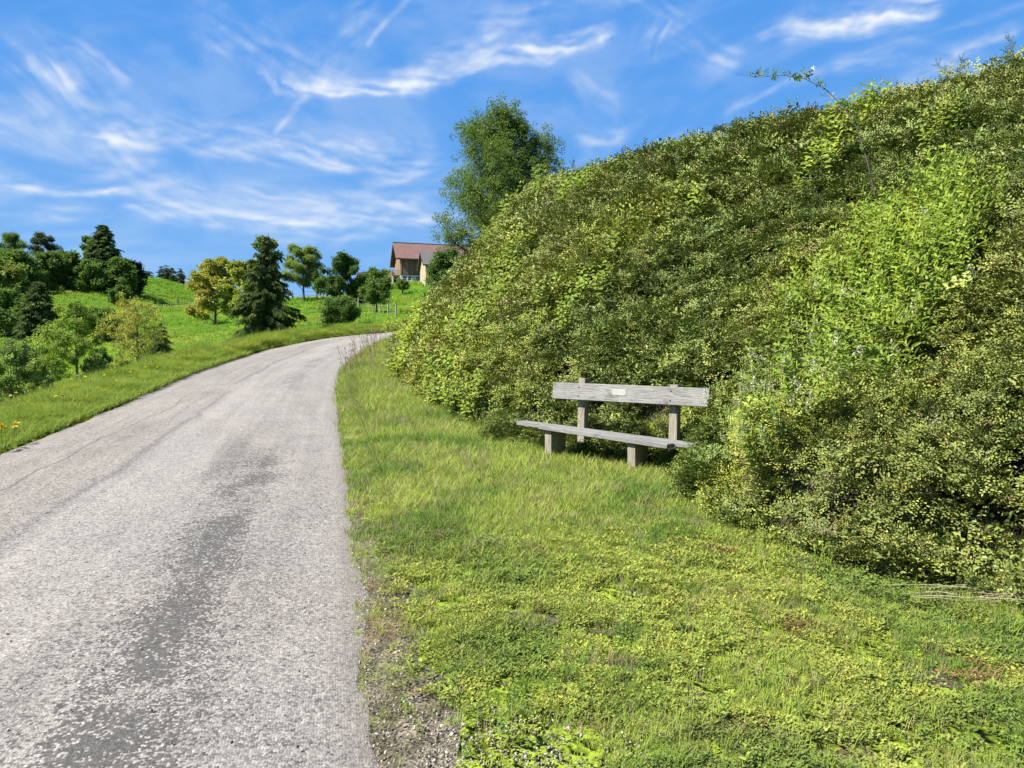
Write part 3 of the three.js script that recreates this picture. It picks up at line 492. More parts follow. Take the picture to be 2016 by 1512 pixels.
// broad-leaved tree.  o: base position; H height; rx crown half width; low: share of height where the crown starts; leafR: clump radius
function broadleaf(name, label, category, group, { limbs = 1, x, d, H, rx, low = 0.2, ragged = 0.4, col, col2, leafR = 0.35, n = 900, seed = 1, trunkR, open = 0.5, stems = 1, lean = 0, peak = 0.5, fine = false, sink = 0.1, base }) {
  const R = rng(seed * 7919 + 13), pos = at3(x, d, -sink); if (base !== undefined) pos.y = base;
  const t = thing(name, label, category, pos, 0, group), wood = new MB(), tips = [];
  const env = (y) => { const k = clamp((y / H - low) / (1 - low)); return rx * Math.pow(sin(PI * Math.pow(clamp(k * 0.94 + 0.06), 0.55 + peak * 0.5)), 0.62); };   // half width of the crown at height y
  const tr = trunkR ?? H * 0.018;
  for (let s = 0; s < stems; s++) {
    const sa = R() * 2 * PI, tilt = stems > 1 ? rx * (0.25 + 0.4 * R()) : lean * rx, top = H * (stems > 1 ? 0.72 + 0.22 * R() : 0.9), pts = [], rad = [];
    const bx = stems > 1 ? cos(sa) * 0.08 * rx : 0, bz = stems > 1 ? sin(sa) * 0.08 * rx : 0;
    for (let k = 0; k <= 8; k++) { const u = k / 8; pts.push(V(bx + cos(sa) * tilt * u * u + (fbm(u * 3, s, seed, 2) - 0.5) * rx * 0.22 * u, top * u, bz + sin(sa) * tilt * u * u + (fbm(u * 3, s + 5, seed, 2) - 0.5) * rx * 0.22 * u)); rad.push(tr / sqrt(stems) * (1 - 0.86 * u) * (k === 0 ? 1.35 : 1)); }
    wood.tube(pts, rad, 7, 0.5);
    const nb = Math.round((13 + 6 * R()) * limbs / (stems > 1 ? 1.6 : 1)), ph = R() * 9;
    for (let b = 0; b < nb; b++) {
      const u = low * 0.8 + (1 - low * 0.8) * Math.pow((b + R() * 0.6) / nb, 0.85) * 0.97, k = min(7.99, u * 8), a0 = pts[floor(k)].clone().lerp(pts[floor(k) + 1], k - floor(k)), az = ph + b * 2.4 + R() * 0.5;
      const yEnd = min(H * 0.985, a0.y + H * (0.1 + 0.16 * R()) * (1.1 - u)), reach = max(0.12 * rx, env(yEnd) * (1.08 - ragged * R() - (b % 4 === 1 ? ragged * 0.5 : 0)));
      const end = V(cos(az) * reach, yEnd, sin(az) * reach), mid = a0.clone().lerp(end, 0.5).add(V(0, H * 0.03 * R(), 0)), r0 = tr * 0.42 * (1.05 - u) + 0.006;
      wood.tube([a0, a0.clone().lerp(mid, 0.5), mid, mid.clone().lerp(end, 0.55), end], [r0, r0 * 0.8, r0 * 0.58, r0 * 0.4, r0 * 0.15], 5, 0.5);
      const ns = 5 + floor(R() * 4);
      for (let s2 = 0; s2 < ns; s2++) {
        const v = 0.3 + 0.7 * (s2 + R()) / ns, c0 = v < 0.5 ? a0.clone().lerp(mid, v * 2) : mid.clone().lerp(end, v * 2 - 1), dir = rv(R); dir.y = abs(dir.y) * 0.6 + 0.1; const len = reach * (0.16 + 0.26 * R()), c1 = c0.clone().addScaledVector(dir, len);
        wood.tube([c0, c0.clone().lerp(c1, 0.5).add(V(0, len * 0.08, 0)), c1], [r0 * 0.32, r0 * 0.22, r0 * 0.08], 4, 0.5);
        for (let k2 = 1; k2 <= 3; k2++) tips.push([c0.clone().lerp(c1, k2 / 3), dir]);
      }
      tips.push([end, V(cos(az), 0.4, sin(az)).normalize()], [end, V(cos(az), 0.4, sin(az)).normalize()]);
    }
  }
  part('trunk', wood.build(), M.bark, t);
  const sets = (fine ? CLUMPS_FINE : CLUMPS), lists = sets.map(() => []);
  for (let i = 0; i < n; i++) {
    const [c, dir] = tips[floor(R() * tips.length)], p = c.clone().add(rv(R).multiplyScalar(rx * 0.16 * (0.3 + open) * R())).addScaledVector(dir, rx * 0.04 * R());
    const lx = R(), cc = mix3(col, col2, clamp(lx * 0.8 + 0.5 * (fbm(p.x / rx * 1.5 + 9, p.y / rx * 1.5 + p.z, seed, 2) - 0.5) * 2));
    lists[floor(R() * lists.length)].push({ p, q: quatTo(rv(R).multiplyScalar(0.5).add(UP).normalize(), R), s: leafR * (0.65 + 0.7 * R()), c: vary(R, cc, 0.22, 0.06) });
  }
  lists.forEach((l, k) => { if (l.length) scatter('crown', sets[k], M.leaf, l, t); });
  return t;
}
// needle spray: a flat feather of thin blades, drooping
const SPRAY = [1, 2].map((s) => { const R = rng(s * 97), mb = new MB(); for (let k = 0; k < 15; k++) { const u = k / 15, sd = k % 2 ? 1 : -1, o = V(0, -0.25 * u * u, u), dir = V(sd * (0.9 - 0.35 * u), -0.25 - 0.35 * R(), 0.55).normalize(), n = V(0.2 * (R() - 0.5), 1, 0.2 * (R() - 0.5)).normalize(); n.addScaledVector(dir, -n.dot(dir)).normalize(); leaf(mb, o, dir, n, 0.5 * (1.1 - 0.6 * u) * (0.7 + 0.5 * R()), 0.13, 0.3, false, 0.25); } return mb.build(false); });
function conifer(name, label, category, group, { x, d, H, rx, col, col2, low = 0.02, n = 1400, seed = 1, whorls = 22, droop = 0.35, size = 0.5, power = 0.85, ragged = 0.2, hang = 0.5, trunkR }) {
  const R = rng(seed * 104729 + 7), t = thing(name, label, category, at3(x, d, -0.15), 0, group), wood = new MB(), tr = trunkR ?? H * 0.016, spots = [];
  wood.tube([0, 0.25, 0.5, 0.75, 1].map((u) => V((vn(u * 3, seed, 3) - 0.5) * rx * 0.12 * u, u * H * 0.985, (vn(u * 3, seed, 4) - 0.5) * rx * 0.12 * u)), [tr * 1.25, tr * 0.85, tr * 0.6, tr * 0.33, 0.008], 7, 0.5);
  for (let w = 0; w < whorls; w++) {
    const u = low + (0.97 - low) * Math.pow((w + 0.4 * R()) / whorls, 0.92), y = u * H, nb = 5 + floor(R() * 2), ph = R() * 7;
    for (let b = 0; b < nb; b++) {
      const az = ph + b / nb * 2 * PI + (R() - 0.5) * 0.5, len = max(0.05 * rx, rx * Math.pow(1 - u, power) * (1 - ragged + 2 * ragged * R())), up = mix(-0.05, 0.5, u * u), pts = [];
      for (let k = 0; k <= 4; k++) { const v = k / 4; pts.push(V(cos(az) * len * v, y + len * (up * v - droop * v * v * (1.1 - u) + 0.12 * v * v * v), sin(az) * len * v)); }
      wood.tube(pts, [0, 1, 2, 3, 4].map((k) => tr * 0.3 * (1.1 - u) * (1 - k / 4.4) + 0.003), 4, 0.5);
      for (let k = 0; k < 4; k++) spots.push([pts[k], pts[k + 1], len, az, u]);
    }
  }
  part('trunk', wood.build(), M.darkbark, t);
  const lists = SPRAY.map(() => []);
  let tot = 0; const cum = spots.map((s) => (tot += s[2] + 0.03));
  for (let i = 0; i < n; i++) {
    const r = R() * tot; let lo = 0, hi = cum.length - 1; while (lo < hi) { const m = (lo + hi) >> 1; if (cum[m] < r) lo = m + 1; else hi = m; }
    const [a, b, len, az, u] = spots[lo], p = a.clone().lerp(b, R()), side = (R() - 0.5) * 2.2, dir = V(cos(az + side), -hang * (0.3 + R()) + 0.25 * u, sin(az + side)).normalize();
    const Z = dir, X = V().crossVectors(UP, Z).normalize(), Y = V().crossVectors(Z, X);
    const q = new THREE.Quaternion().setFromRotationMatrix(new THREE.Matrix4().makeBasis(X, Y, Z));
    lists[i % 2].push({ p, q, s: size * (0.55 + 0.7 * R()) * (0.5 + 0.5 * min(1, len / rx * 2)), c: vary(R, mix3(col, col2, R()), 0.25, 0.08) });
  }
  lists.forEach((l, k) => scatter('crown', SPRAY[k], M.needle, l, t));
  return t;
}
const treePx = (px, topY, D, wpx) => { const x = (px - CX) / F * D, g = ground(x, D); return { x, d: D, H: 1.6 + (CY - topY) / F * D - g + 0.1, rx: wpx / 2 / F * D }; };
const C = {
  dk: [[0.13, 0.24, 0.035], [0.21, 0.33, 0.05]], mid: [[0.13, 0.24, 0.035], [0.21, 0.33, 0.05]], lt: [[0.23, 0.34, 0.06], [0.33, 0.44, 0.1]], yel: [[0.34, 0.42, 0.045], [0.48, 0.54, 0.08]], gold: [[0.4, 0.42, 0.055], [0.58, 0.55, 0.1]], blue: [[0.045, 0.075, 0.03], [0.085, 0.125, 0.045]], sp: [[0.065, 0.105, 0.03], [0.14, 0.2, 0.045]],
};
const CC = (k) => ({ col: C[k][0], col2: C[k][1] });
// the wood on the left hill
const wood = 'trees of the wood on the left hill';
broadleaf('ash_tree', 'feathery grey-green tree at the left edge of the hill wood', 'tree', wood, { ...treePx(18, 450, 176, 84), ...CC('mid'), n: 700, leafR: 1.0, seed: 2, low: 0.1, fine: true });
broadleaf('birch_tree', 'pale rounded birch rising above the dark hill wood', 'tree', wood, { ...treePx(86, 451, 186, 66), col: [0.08, 0.12, 0.045], col2: [0.13, 0.17, 0.07], n: 800, leafR: 0.95, seed: 3, low: 0.15, fine: true });
broadleaf('dark_bush', 'dark dense bush filling the left end of the hill wood', 'bush', wood, { ...treePx(32, 490, 168, 110), ...CC('dk'), n: 900, leafR: 1.3, seed: 4, low: 0.0 });
broadleaf('dark_bush', 'dark rounded bush below the pale birch in the hill wood', 'bush', wood, { ...treePx(92, 492, 178, 74), ...CC('dk'), n: 700, leafR: 1.2, seed: 5, low: 0.0 });
broadleaf('leafy_bush', 'mid-green bush in the middle of the hill wood', 'bush', wood, { ...treePx(134, 492, 182, 84), ...CC('dk'), n: 800, leafR: 1.2, seed: 6, low: 0.0 });
broadleaf('larch_tree', 'lighter green tree just left of the tallest spruce on the hill', 'tree', wood, { ...treePx(178, 458, 196, 46), ...CC('mid'), n: 600, leafR: 1.1, seed: 7, low: 0.05, peak: 0.9 });
conifer('spruce_tree', 'tallest dark spruce of the hill wood with pointed top', 'tree', wood, { ...treePx(203, 437, 190, 92), ...CC('sp'), n: 4200, size: 1.6, seed: 8, whorls: 30 });
broadleaf('leafy_bush', 'shaded bush at the foot of the tallest hill spruce', 'bush', wood, { ...treePx(176, 512, 180, 60), ...CC('dk'), n: 600, leafR: 1.2, seed: 9, low: 0.0 });
broadleaf('dark_bush', 'dark bush right of the tallest hill spruce', 'bush', wood, { ...treePx(236, 503, 188, 66), ...CC('dk'), n: 700, leafR: 1.2, seed: 10, low: 0.0 });
broadleaf('leafy_bush', 'small grey-green bush at the right end of the hill wood', 'bush', wood, { ...treePx(264, 511, 194, 40), col: [0.05, 0.085, 0.03], col2: [0.08, 0.12, 0.045], n: 420, leafR: 1.1, seed: 11, low: 0.0 });
const crestNames = ['leftmost and smallest spruce on the far crest', 'second spruce from the left on the far crest', 'tall slim spruce in the close trio on the far crest', 'middle spruce of the close trio on the far crest', 'right spruce of the close trio on the far crest', 'spruce standing alone right of the crest trio', 'broad spruce on the far crest next to the golden tree', 'dark spruce on the far crest behind the golden tree'];
[[282, 527, 14], [293, 529, 13], [318, 519, 14], [328, 516, 15], [339, 521, 14], [355, 523, 18], [383, 527, 16], [398, 524, 20]].forEach(([px, y, w], k) => conifer('far_spruce', crestNames[k], 'tree', 'spruces on the far crest', { ...treePx(px, y, 285, w), ...CC('blue'), n: 420, size: 2.2, seed: 40 + k, whorls: 14 }));
broadleaf('meadow_bush', 'round green bush standing alone on the left meadow', 'bush', undefined, { ...treePx(238, 561, 148, 46), ...CC('mid'), n: 500, leafR: 0.8, seed: 21, low: 0.0 });
[[312, 586, 'left one of two tiny fenced saplings on the far meadow'], [350, 584, 'right one of two tiny fenced saplings on the far meadow']].forEach(([px, y, l], k) => broadleaf('meadow_sapling', l, 'sapling', 'saplings on the far meadow', { ...treePx(px, y, 160, 8), ...CC('mid'), n: 26, leafR: 0.3, seed: 24 + k, low: 0.25, trunkR: 0.1 }));
// trees in the hollow left of the road
const hol = 'trees in the hollow left of the road';
broadleaf('leafy_tree', 'olive-green tree at the left picture edge below the hill wood', 'tree', hol, { ...treePx(12, 503, 92, 120), col: [0.19, 0.26, 0.04], col2: [0.31, 0.38, 0.06], n: 1300, leafR: 0.8, seed: 31, low: 0.0 });
broadleaf('dark_tree', 'dense dark tree in the hollow at the left picture edge', 'tree', hol, { ...treePx(22, 566, 72, 130), ...CC('dk'), n: 1300, leafR: 0.6, seed: 32, low: 0.0 });
conifer('spruce_tree', 'dark spruce among the leafy trees of the left hollow', 'tree', hol, { ...treePx(76, 548, 66, 92), ...CC('sp'), n: 3200, size: 0.62, seed: 33, whorls: 28 });
broadleaf('leafy_bush', 'mid-green bush behind the thin-trunked young trees in the hollow', 'bush', hol, { ...treePx(205, 604, 66, 90), col: [0.17, 0.29, 0.04], col2: [0.27, 0.41, 0.055], n: 800, leafR: 0.45, seed: 34, low: 0.0 });
broadleaf('dark_bush', 'shaded undergrowth bush low in the left hollow', 'bush', hol, { ...treePx(60, 676, 50, 90), ...CC('dk'), n: 600, leafR: 0.34, seed: 35, low: 0.0 });
broadleaf('dark_bush', 'dark low bush left of the golden roadside tree', 'bush', hol, { ...treePx(196, 684, 52, 44), ...CC('dk'), n: 320, leafR: 0.3, seed: 36, low: 0.0 });
broadleaf('young_maple', 'bright green young maple with bare top twigs in the hollow', 'tree', hol, { ...treePx(152, 577, 44, 92), col: [0.25, 0.38, 0.045], col2: [0.38, 0.5, 0.07], n: 560, leafR: 0.25, seed: 37, low: 0.34, open: 1.1, limbs: 1.4 });
broadleaf('golden_tree', 'golden-leaved tree with dark forked trunk beside the road', 'tree', hol, { ...treePx(270, 582, 35, 138), ...CC('gold'), n: 520, leafR: 0.17, seed: 38, low: 0.28, trunkR: 0.085, open: 1.3, limbs: 1.5 });
conifer('young_spruce', 'small narrow spruce right of the golden roadside tree', 'tree', hol, { ...treePx(318, 628, 39, 38), ...CC('sp'), n: 500, size: 0.36, seed: 39, whorls: 14, ragged: 0.35 });
broadleaf('young_maple', 'young yellow-green tree with thin straight trunk by the verge', 'tree', hol, { ...treePx(104, 628, 29, 96), col: [0.29, 0.42, 0.05], col2: [0.42, 0.54, 0.08], n: 430, leafR: 0.17, seed: 51, low: 0.42, trunkR: 0.03, open: 1.1, limbs: 1.4 });
broadleaf('maple_bush', 'bushy maple with large pale leaves at the left picture edge', 'bush', hol, { ...treePx(30, 648, 23, 130), col: [0.22, 0.34, 0.055], col2: [0.4, 0.5, 0.12], n: 800, leafR: 0.16, seed: 52, low: 0.0, stems: 4 });
broadleaf('young_sapling', 'thin leafy sapling left of the golden roadside tree', 'sapling', hol, { ...treePx(186, 690, 30, 50), ...CC('lt'), n: 240, leafR: 0.2, seed: 53, low: 0.3, trunkR: 0.02 });
broadleaf('low_bush', 'low yellowish bush under the golden roadside tree', 'bush', hol, { ...treePx(240, 700, 33, 70), ...CC('yel'), n: 340, leafR: 0.2, seed: 54, low: 0.0, stems: 3 });
broadleaf('low_bush', 'small bush at the foot of the narrow young spruce', 'bush', hol, { ...treePx(318, 690, 41, 60), ...CC('mid'), n: 300, leafR: 0.22, seed: 56, low: 0.0, stems: 3 });
// the middle group
const midg = 'trees on the middle meadow';
broadleaf('yellow_maple', 'broad golden-yellow maple on the middle meadow', 'tree', midg, { ...treePx(424, 500, 84, 122), ...CC('gold'), n: 1600, leafR: 0.55, seed: 61, low: 0.08 });
broadleaf('leafy_tree', 'yellow-green tree between the golden maple and the big spruce', 'tree', midg, { ...treePx(488, 502, 70, 92), ...CC('yel'), n: 1200, leafR: 0.5, seed: 62, low: 0.02 });
broadleaf('leafy_tree', 'light green tree top showing behind the big spruce', 'tree', midg, { ...treePx(528, 447, 60, 64), ...CC('lt'), n: 900, leafR: 0.38, seed: 63, low: 0.2, peak: 0.9 });
conifer('spruce_tree', 'large ragged drooping spruce beside the road bend', 'tree', undefined, { ...treePx(524, 452, 43, 140), ...CC('sp'), n: 5600, size: 0.36, seed: 64, whorls: 30, droop: 0.4, ragged: 0.5, hang: 1.1, power: 0.95 });
broadleaf('ash_tree', 'pale light green tree right of the big spruce', 'tree', midg, { ...treePx(598, 479, 100, 86), ...CC('lt'), n: 1500, leafR: 0.55, seed: 65, low: 0.18, fine: true });
broadleaf('low_tree', 'small dark tree between the pale tree and the round one', 'tree', midg, { ...treePx(637, 544, 112, 44), ...CC('dk'), n: 420, leafR: 0.6, seed: 66, low: 0.25 });
broadleaf('cherry_tree', 'round dark green fruit tree on the middle crest', 'tree', midg, { ...treePx(676, 496, 96, 88), col: [0.085, 0.165, 0.028], col2: [0.12, 0.22, 0.035], n: 1500, leafR: 0.5, seed: 67, low: 0.14 });
broadleaf('dark_bush', 'shaded bush right of the round fruit tree', 'bush', midg, { ...treePx(712, 543, 98, 54), ...CC('dk'), n: 560, leafR: 0.55, seed: 68, low: 0.0 });
broadleaf('apple_tree', 'small spreading apple tree below the barn casting a shadow', 'tree', midg, { ...treePx(742, 547, 81, 72), ...CC('dk'), n: 640, leafR: 0.4, seed: 69, low: 0.34, trunkR: 0.12 });
broadleaf('far_tree', 'tree behind the apple tree left of the barn balcony', 'tree', midg, { ...treePx(738, 530, 140, 62), ...CC('mid'), n: 600, leafR: 0.8, seed: 70, low: 0.0 });
broadleaf('far_tree', 'pale tree touching the left corner of the barn', 'tree', midg, { ...treePx(762, 528, 158, 34), ...CC('lt'), n: 420, leafR: 0.8, seed: 71, low: 0.0 });
broadleaf('small_tree', 'little round tree on the lawn in front of the barn', 'tree', midg, { ...treePx(792, 549, 128, 30), ...CC('mid'), n: 260, leafR: 0.4, seed: 72, low: 0.4, trunkR: 0.16 });
broadleaf('roadside_bush', 'green bush above the road bend right of the big spruce', 'bush', undefined, { ...treePx(668, 578, 55, 84), ...CC('mid'), n: 1000, leafR: 0.28, seed: 73, low: 0.0, stems: 5 });
// on the embankment
{ const R0 = treePx(990, 202, 31.5, 330); broadleaf('pear_tree', 'tall leafy tree standing on the hedge bank against the sky', 'tree', undefined, { ...R0, col: [0.12, 0.21, 0.032], col2: [0.2, 0.3, 0.046], n: 5000, leafR: 0.24, seed: 86, low: 0.0, peak: 0.05, lean: -0.1, trunkR: 0.16, fine: true, open: 1.2, limbs: 1.9, ragged: 0.6 }); }
broadleaf('hazel_bush', 'dark green bush below the tall tree in front of the farmhouse', 'bush', undefined, { ...treePx(878, 486, 30, 84), col: [0.11, 0.21, 0.038], col2: [0.17, 0.29, 0.05], n: 1500, leafR: 0.2, seed: 82, low: 0.0, stems: 4 });

// ------------------------------------------------------------------ fences on the meadows
(() => {
  const postM = new THREE.MeshStandardMaterial({ map: barkTex, color: lin(2.4, 2.3, 2.1), roughness: 0.9 }), wireM = new THREE.MeshStandardMaterial({ color: lin(0.25, 0.25, 0.24), roughness: 0.6, metalness: 0.5 });
  const fence = (label, pts, hPost, rad, wires) => {
    const P = pts.map(([px, D]) => at3((px - CX) / F * D, D)), g = thing('wire_fence', label, 'fence', P[0].clone(), 0, 'post and wire fences');
    P.forEach((p, k) => { const mb = new MB(), l = (h2(k, 3, 9) - 0.5) * 0.12; mb.tube([V(0, -0.3, 0), V(l * 0.5, hPost * 0.5, 0), V(l, hPost * (0.9 + 0.2 * h2(k, 4, 9)), 0), V(l, hPost * (0.9 + 0.2 * h2(k, 4, 9)) + 0.01, 0)], [rad, rad, rad * 0.95, 0.01], 6); part('fence_post', mb.build(false), postM, g).position.copy(p).sub(P[0]); });
    for (const h of wires) { const mb = new MB(); mb.tube(P.map((p) => p.clone().sub(P[0]).add(V(0, hPost * h, 0))), P.map(() => 0.012), 4); part('wire', mb.build(), wireM, g); }
  };
  fence('post and wire fence crossing the far left meadow', [[262, 152], [281, 152], [300, 151], [318, 151], [337, 150], [356, 150], [375, 150], [392, 149]], 1.15, 0.08, [0.9, 0.5]);
  fence('post and wire fence running down the slope below the barn', [[575, 101], [597, 101], [624, 100], [642, 99], [706, 92], [728, 85], [748, 78], [764, 71], [780, 63]], 1.2, 0.07, [0.9, 0.5]);
})();

// ------------------------------------------------------------------ the embankment's cover: cotoneaster
const bankNormal = (x, d) => { const e = 0.12, a = ground(x + e, d) - ground(x - e, d), b = ground(x, d + e) - ground(x, d - e); return V(-a, 2 * e, b).normalize(); };
const SPRIG = [1, 2, 3, 4].map((s) => { const R = rng(s * 53), mb = new MB(); for (let br = 0; br < 3; br++) { const a = (br - 1) * 0.75 + (R() - 0.5) * 0.4, L = 0.11 + 0.05 * R(); for (let k = 0; k < 9; k++) { const u = (k + 1) / 9, sd = k % 2 ? 1 : -1, o = V(sin(a) * L * u, 0.02 * u - 0.03 * u * u + 0.006 * R(), cos(a) * L * u), dir = V(sin(a + sd * 0.9), 0.25 * (R() - 0.2), cos(a + sd * 0.9)).normalize(), n = V((R() - 0.5) * 0.9, 1, (R() - 0.5) * 0.9).normalize(); n.addScaledVector(dir, -n.dot(dir)).normalize(); const z = s === 4 ? 1.75 : 1; if (s === 4 && k % 3 === 0) continue; leaf(mb, o, dir, n, 0.024 * z * (0.65 + 0.7 * R()), 0.016 * z, 0.2, true); } } return mb.build(false); });
function aim(dir, nrm) { const Z = dir.clone().normalize(), Y = nrm.clone().addScaledVector(Z, -nrm.dot(Z)).normalize(), X = V().crossVectors(Y, Z); return new THREE.Quaternion().setFromRotationMatrix(new THREE.Matrix4().makeBasis(X, Y, Z)); }
const bankLists = SPRIG.map(() => []);
(() => {
  const R = rng(4242);
  let made = 0;
  for (let k = 0; k < 1500000 && made < 245000; k++) {
    const d = -1.5 + 46 * Math.pow(R(), 1.9), x = -6 + R() * (R() < 0.5 ? 12 : 22), dist = hypot(x, d);
    if (x / max(d, 0.5) > 0.82 || x / max(d, 0.5) < -0.22) continue;
    const f = nearest(FOOT, x, d), q = f.side; if (q < -0.12 || q > 7.4) continue;
    if (q < 0 && R() < 0.5) continue;
    const h = ground(x, d), along = f.i * 0.35, up = q * 1.75, gap = 0.3 * fbm(along * 1.05 + up * 0.3, up * 1.5, 601, 2) + 0.7 * fbm(along * 3.2 + up, up * 5.2 + along * 0.6, 603, 3), nrm = bankNormal(x, d);
    if (R() < sst(0.5, 0.61, gap) * 0.92) continue;
    const out = (0.02 + 0.18 * R() * R() + 0.3 * sst(0.62, 0.36, gap) * R()) * (q < 0.3 ? 0.7 : 1);
    const p = V(x, h, -d).addScaledVector(nrm, out); if (p.y < h - 1) continue;
    const dir = nrm.clone().multiplyScalar(0.55).add(V(0, -0.15 + 0.7 * R(), 0)).add(rv(R).multiplyScalar(0.75)).normalize(), face = V(0, 1, 0).addScaledVector(nrm, 0.5).add(rv(R).multiplyScalar(0.45)).normalize();
    const tone = fbm(x * 0.55, d * 0.4 + h * 0.5, 611, 3), yel = sst(0.52, 0.75, tone) * 0.75 + 0.5 * sst(11, 20, d) * sst(0.4, 0.6, fbm(x * 0.9, d * 0.5, 617, 2));
    const c = mix3(mix3([0.12, 0.175, 0.035], [0.29, 0.345, 0.075], R()), [0.4, 0.43, 0.05], clamp(yel) * (0.3 + 0.7 * R()));
    const dull = sst(0.42, 0.62, fbm(along * 0.5 + 4, up * 0.7, 623, 3) + 0.1 * sst(1.5, 4, q)), old = R() < 0.035 ? [0.25, 0.2, 0.085] : mix3(c, [0.29, 0.28, 0.07], dull * (0.1 + 0.4 * R()));
    const s = clamp(dist / 10, 0.88, 1.75) * (0.75 + 0.6 * R());
    bankLists[R() < 0.02 + 0.16 * sst(0.56, 0.68, fbm(along * 0.8, up * 0.9, 619, 2)) ? 3 : made % 3].push({ p, q: aim(dir, face), s, c: vary(R, old, 0.28, 0.1) }); made++;
  }
  for (const [cx, cd, rad, top, n] of [[2.1, 8.25, 0.32, 0.42, 900], [2.3, 8.75, 0.3, 0.7, 700], [2.0, 9.35, 0.28, 0.5, 500], [1.5, 9.85, 0.3, 0.55, 520], [1.0, 10.3, 0.3, 0.5, 520], [0.45, 10.55, 0.3, 0.4, 420], [0.0, 10.9, 0.4, 0.5, 500], [1.95, 7.6, 0.3, 0.5, 500], [1.95, 8.85, 0.24, 0.3, 420], [1.6, 9.3, 0.25, 0.28, 380], [1.1, 9.75, 0.25, 0.25, 300]]) for (let k = 0; k < n; k++) {
    const a = R() * 6.283, rr = rad * sqrt(R()), x = cx + cos(a) * rr, d = cd + sin(a) * rr, u = R(), hgt = top * (1 - (rr / rad) ** 2 * 0.7);
    bankLists[k % 3].push({ p: V(x, ground(x, d) + 0.03 + hgt * u, -d), q: aim(V(cos(a) - 0.4, 0.2 + R() * 0.5, -sin(a) + 0.4).add(rv(R).multiplyScalar(0.6)), V(0, 1, 0).add(rv(R).multiplyScalar(0.5))), s: 0.75 + 0.5 * R(), c: vary(R, mix3([0.13, 0.19, 0.04], [0.25, 0.31, 0.06], R()), 0.25, 0.1) });
  }
  // longer arching shoots breaking the outline
  for (let k = 0; k < 900; k++) {
    const d = 3 + 30 * Math.pow(R(), 1.4), x0 = (0.05 + R() * 0.72) * d, f = nearest(FOOT, x0, d);
    if (f.side < 0.4 || f.side > 4.3) continue;
    const crest = f.side > 2.9, L = (crest ? 0.5 : 0.25) * (0.4 + R() + (crest ? 0.8 * R() ** 3 : 0)), nrm = bankNormal(x0, d), dir = nrm.clone().multiplyScalar(crest ? 0.35 : 0.9).add(V(0, crest ? 1 : 0.5, 0)).add(rv(R).multiplyScalar(0.5)).normalize(), o = V(x0, ground(x0, d) + 0.1, -d);
    for (let j = 0; j < 9; j++) { const u = j / 9; bankLists[j % 3].push({ p: o.clone().addScaledVector(dir, L * u + 0.1).add(V(0, -0.25 * L * u * u, 0)), q: aim(dir.clone().add(rv(R).multiplyScalar(0.6)), rv(R)), s: (0.9 - 0.35 * u) * clamp(d / 9, 0.9, 2), c: vary(R, [0.13, 0.17, 0.04], 0.25, 0.1) }); }
  }
})();
const cot = new THREE.Group(); cot.name = 'cotoneaster_cover'; cot.userData = { kind: 'stuff', label: 'dense small-leaved cotoneaster covering the steep bank behind the bench', category: 'shrubbery' }; scene.add(cot);
bankLists.forEach((l, k) => scatter('foliage', SPRIG[k], M.waxy, l, cot));

// broad-leaved weeds growing out of the cover, in loose patches
const BROAD = [1, 2].map((s) => { const R = rng(s * 71), mb = new MB(); for (let k = 0; k < 11; k++) { const u = k / 11, a = k * 2.4, o = V(0.01 * sin(a), 0.02 + 0.2 * u, 0.01 * cos(a)), dir = V(sin(a), 0.3 + 0.5 * u, cos(a)).normalize(), n = V(-sin(a) * 0.3, 1, -cos(a) * 0.3).add(rv(R).multiplyScalar(0.3)); n.addScaledVector(dir, -n.dot(dir)).normalize(); leaf(mb, o, dir, n, 0.075 * (1.15 - 0.6 * u), 0.042 * (1.1 - 0.5 * u), 0.12, true, 0.2); } return mb.build(false); });
const weedLists = BROAD.map(() => []);
(() => {
  const R = rng(515);
  // [photo place of the patch, radius m, number, bright]
  for (const [px, py, r, n, c] of [[830, 610, 1.6, 150, 1], [880, 560, 1.3, 110, 1], [960, 480, 1.2, 46, 0.55], [1040, 440, 1, 24, 0.45], [800, 660, 1.2, 110, 1], [940, 690, 0.8, 60, 0.6], [830, 700, 0.6, 50, 1], [1000, 600, 0.9, 50, 0.5], [1185, 345, 0.35, 26, 0.7], [1160, 410, 0.35, 26, 0.6], [935, 800, 0.25, 20, 1], [960, 840, 0.3, 18, 0.8], [1640, 380, 0.4, 24, 0.8], [1700, 270, 0.5, 46, 0.9], [1590, 205, 0.4, 30, 0.6], [1780, 230, 0.5, 36, 0.7], [1450, 300, 0.4, 22, 0.4], [1700, 590, 0.5, 30, 0.5], [1370, 460, 0.3, 14, 0.8], [940, 520, 0.8, 24, 0.5], [1120, 640, 0.5, 20, 0.6], [1850, 330, 0.4, 20, 0.6], [1240, 560, 0.5, 16, 0.4], [800, 620, 1.2, 90, 1], [870, 540, 1, 50, 0.8]]) {
    const [cx, cd] = spot(px, py);
    for (let k = 0; k < n; k++) { const a = R() * 6.283, q = r * sqrt(R()), x = cx + cos(a) * q, d = cd + sin(a) * q, nrm = bankNormal(x, d), p = V(x, ground(x, d), -d).addScaledVector(nrm, 0.16 + 0.26 * R()); weedLists[k % 2].push({ p, q: quatTo(nrm.clone().multiplyScalar(0.7).add(V(0, 0.7, 0)).add(rv(R).multiplyScalar(0.35)).normalize(), R), s: (0.8 + 0.7 * R()) * clamp(cd / 10, 0.8, 1.9), c: vary(R, mix3([0.2, 0.31, 0.045], [0.45, 0.54, 0.05], c * (0.4 + 0.6 * R())), 0.2, 0.08) }); }
  }
})();
const weeds = new THREE.Group(); weeds.name = 'bank_weeds'; weeds.userData = { kind: 'stuff', label: 'yellow-green broad-leaved weeds growing through the bank cover', category: 'weeds' }; scene.add(weeds);
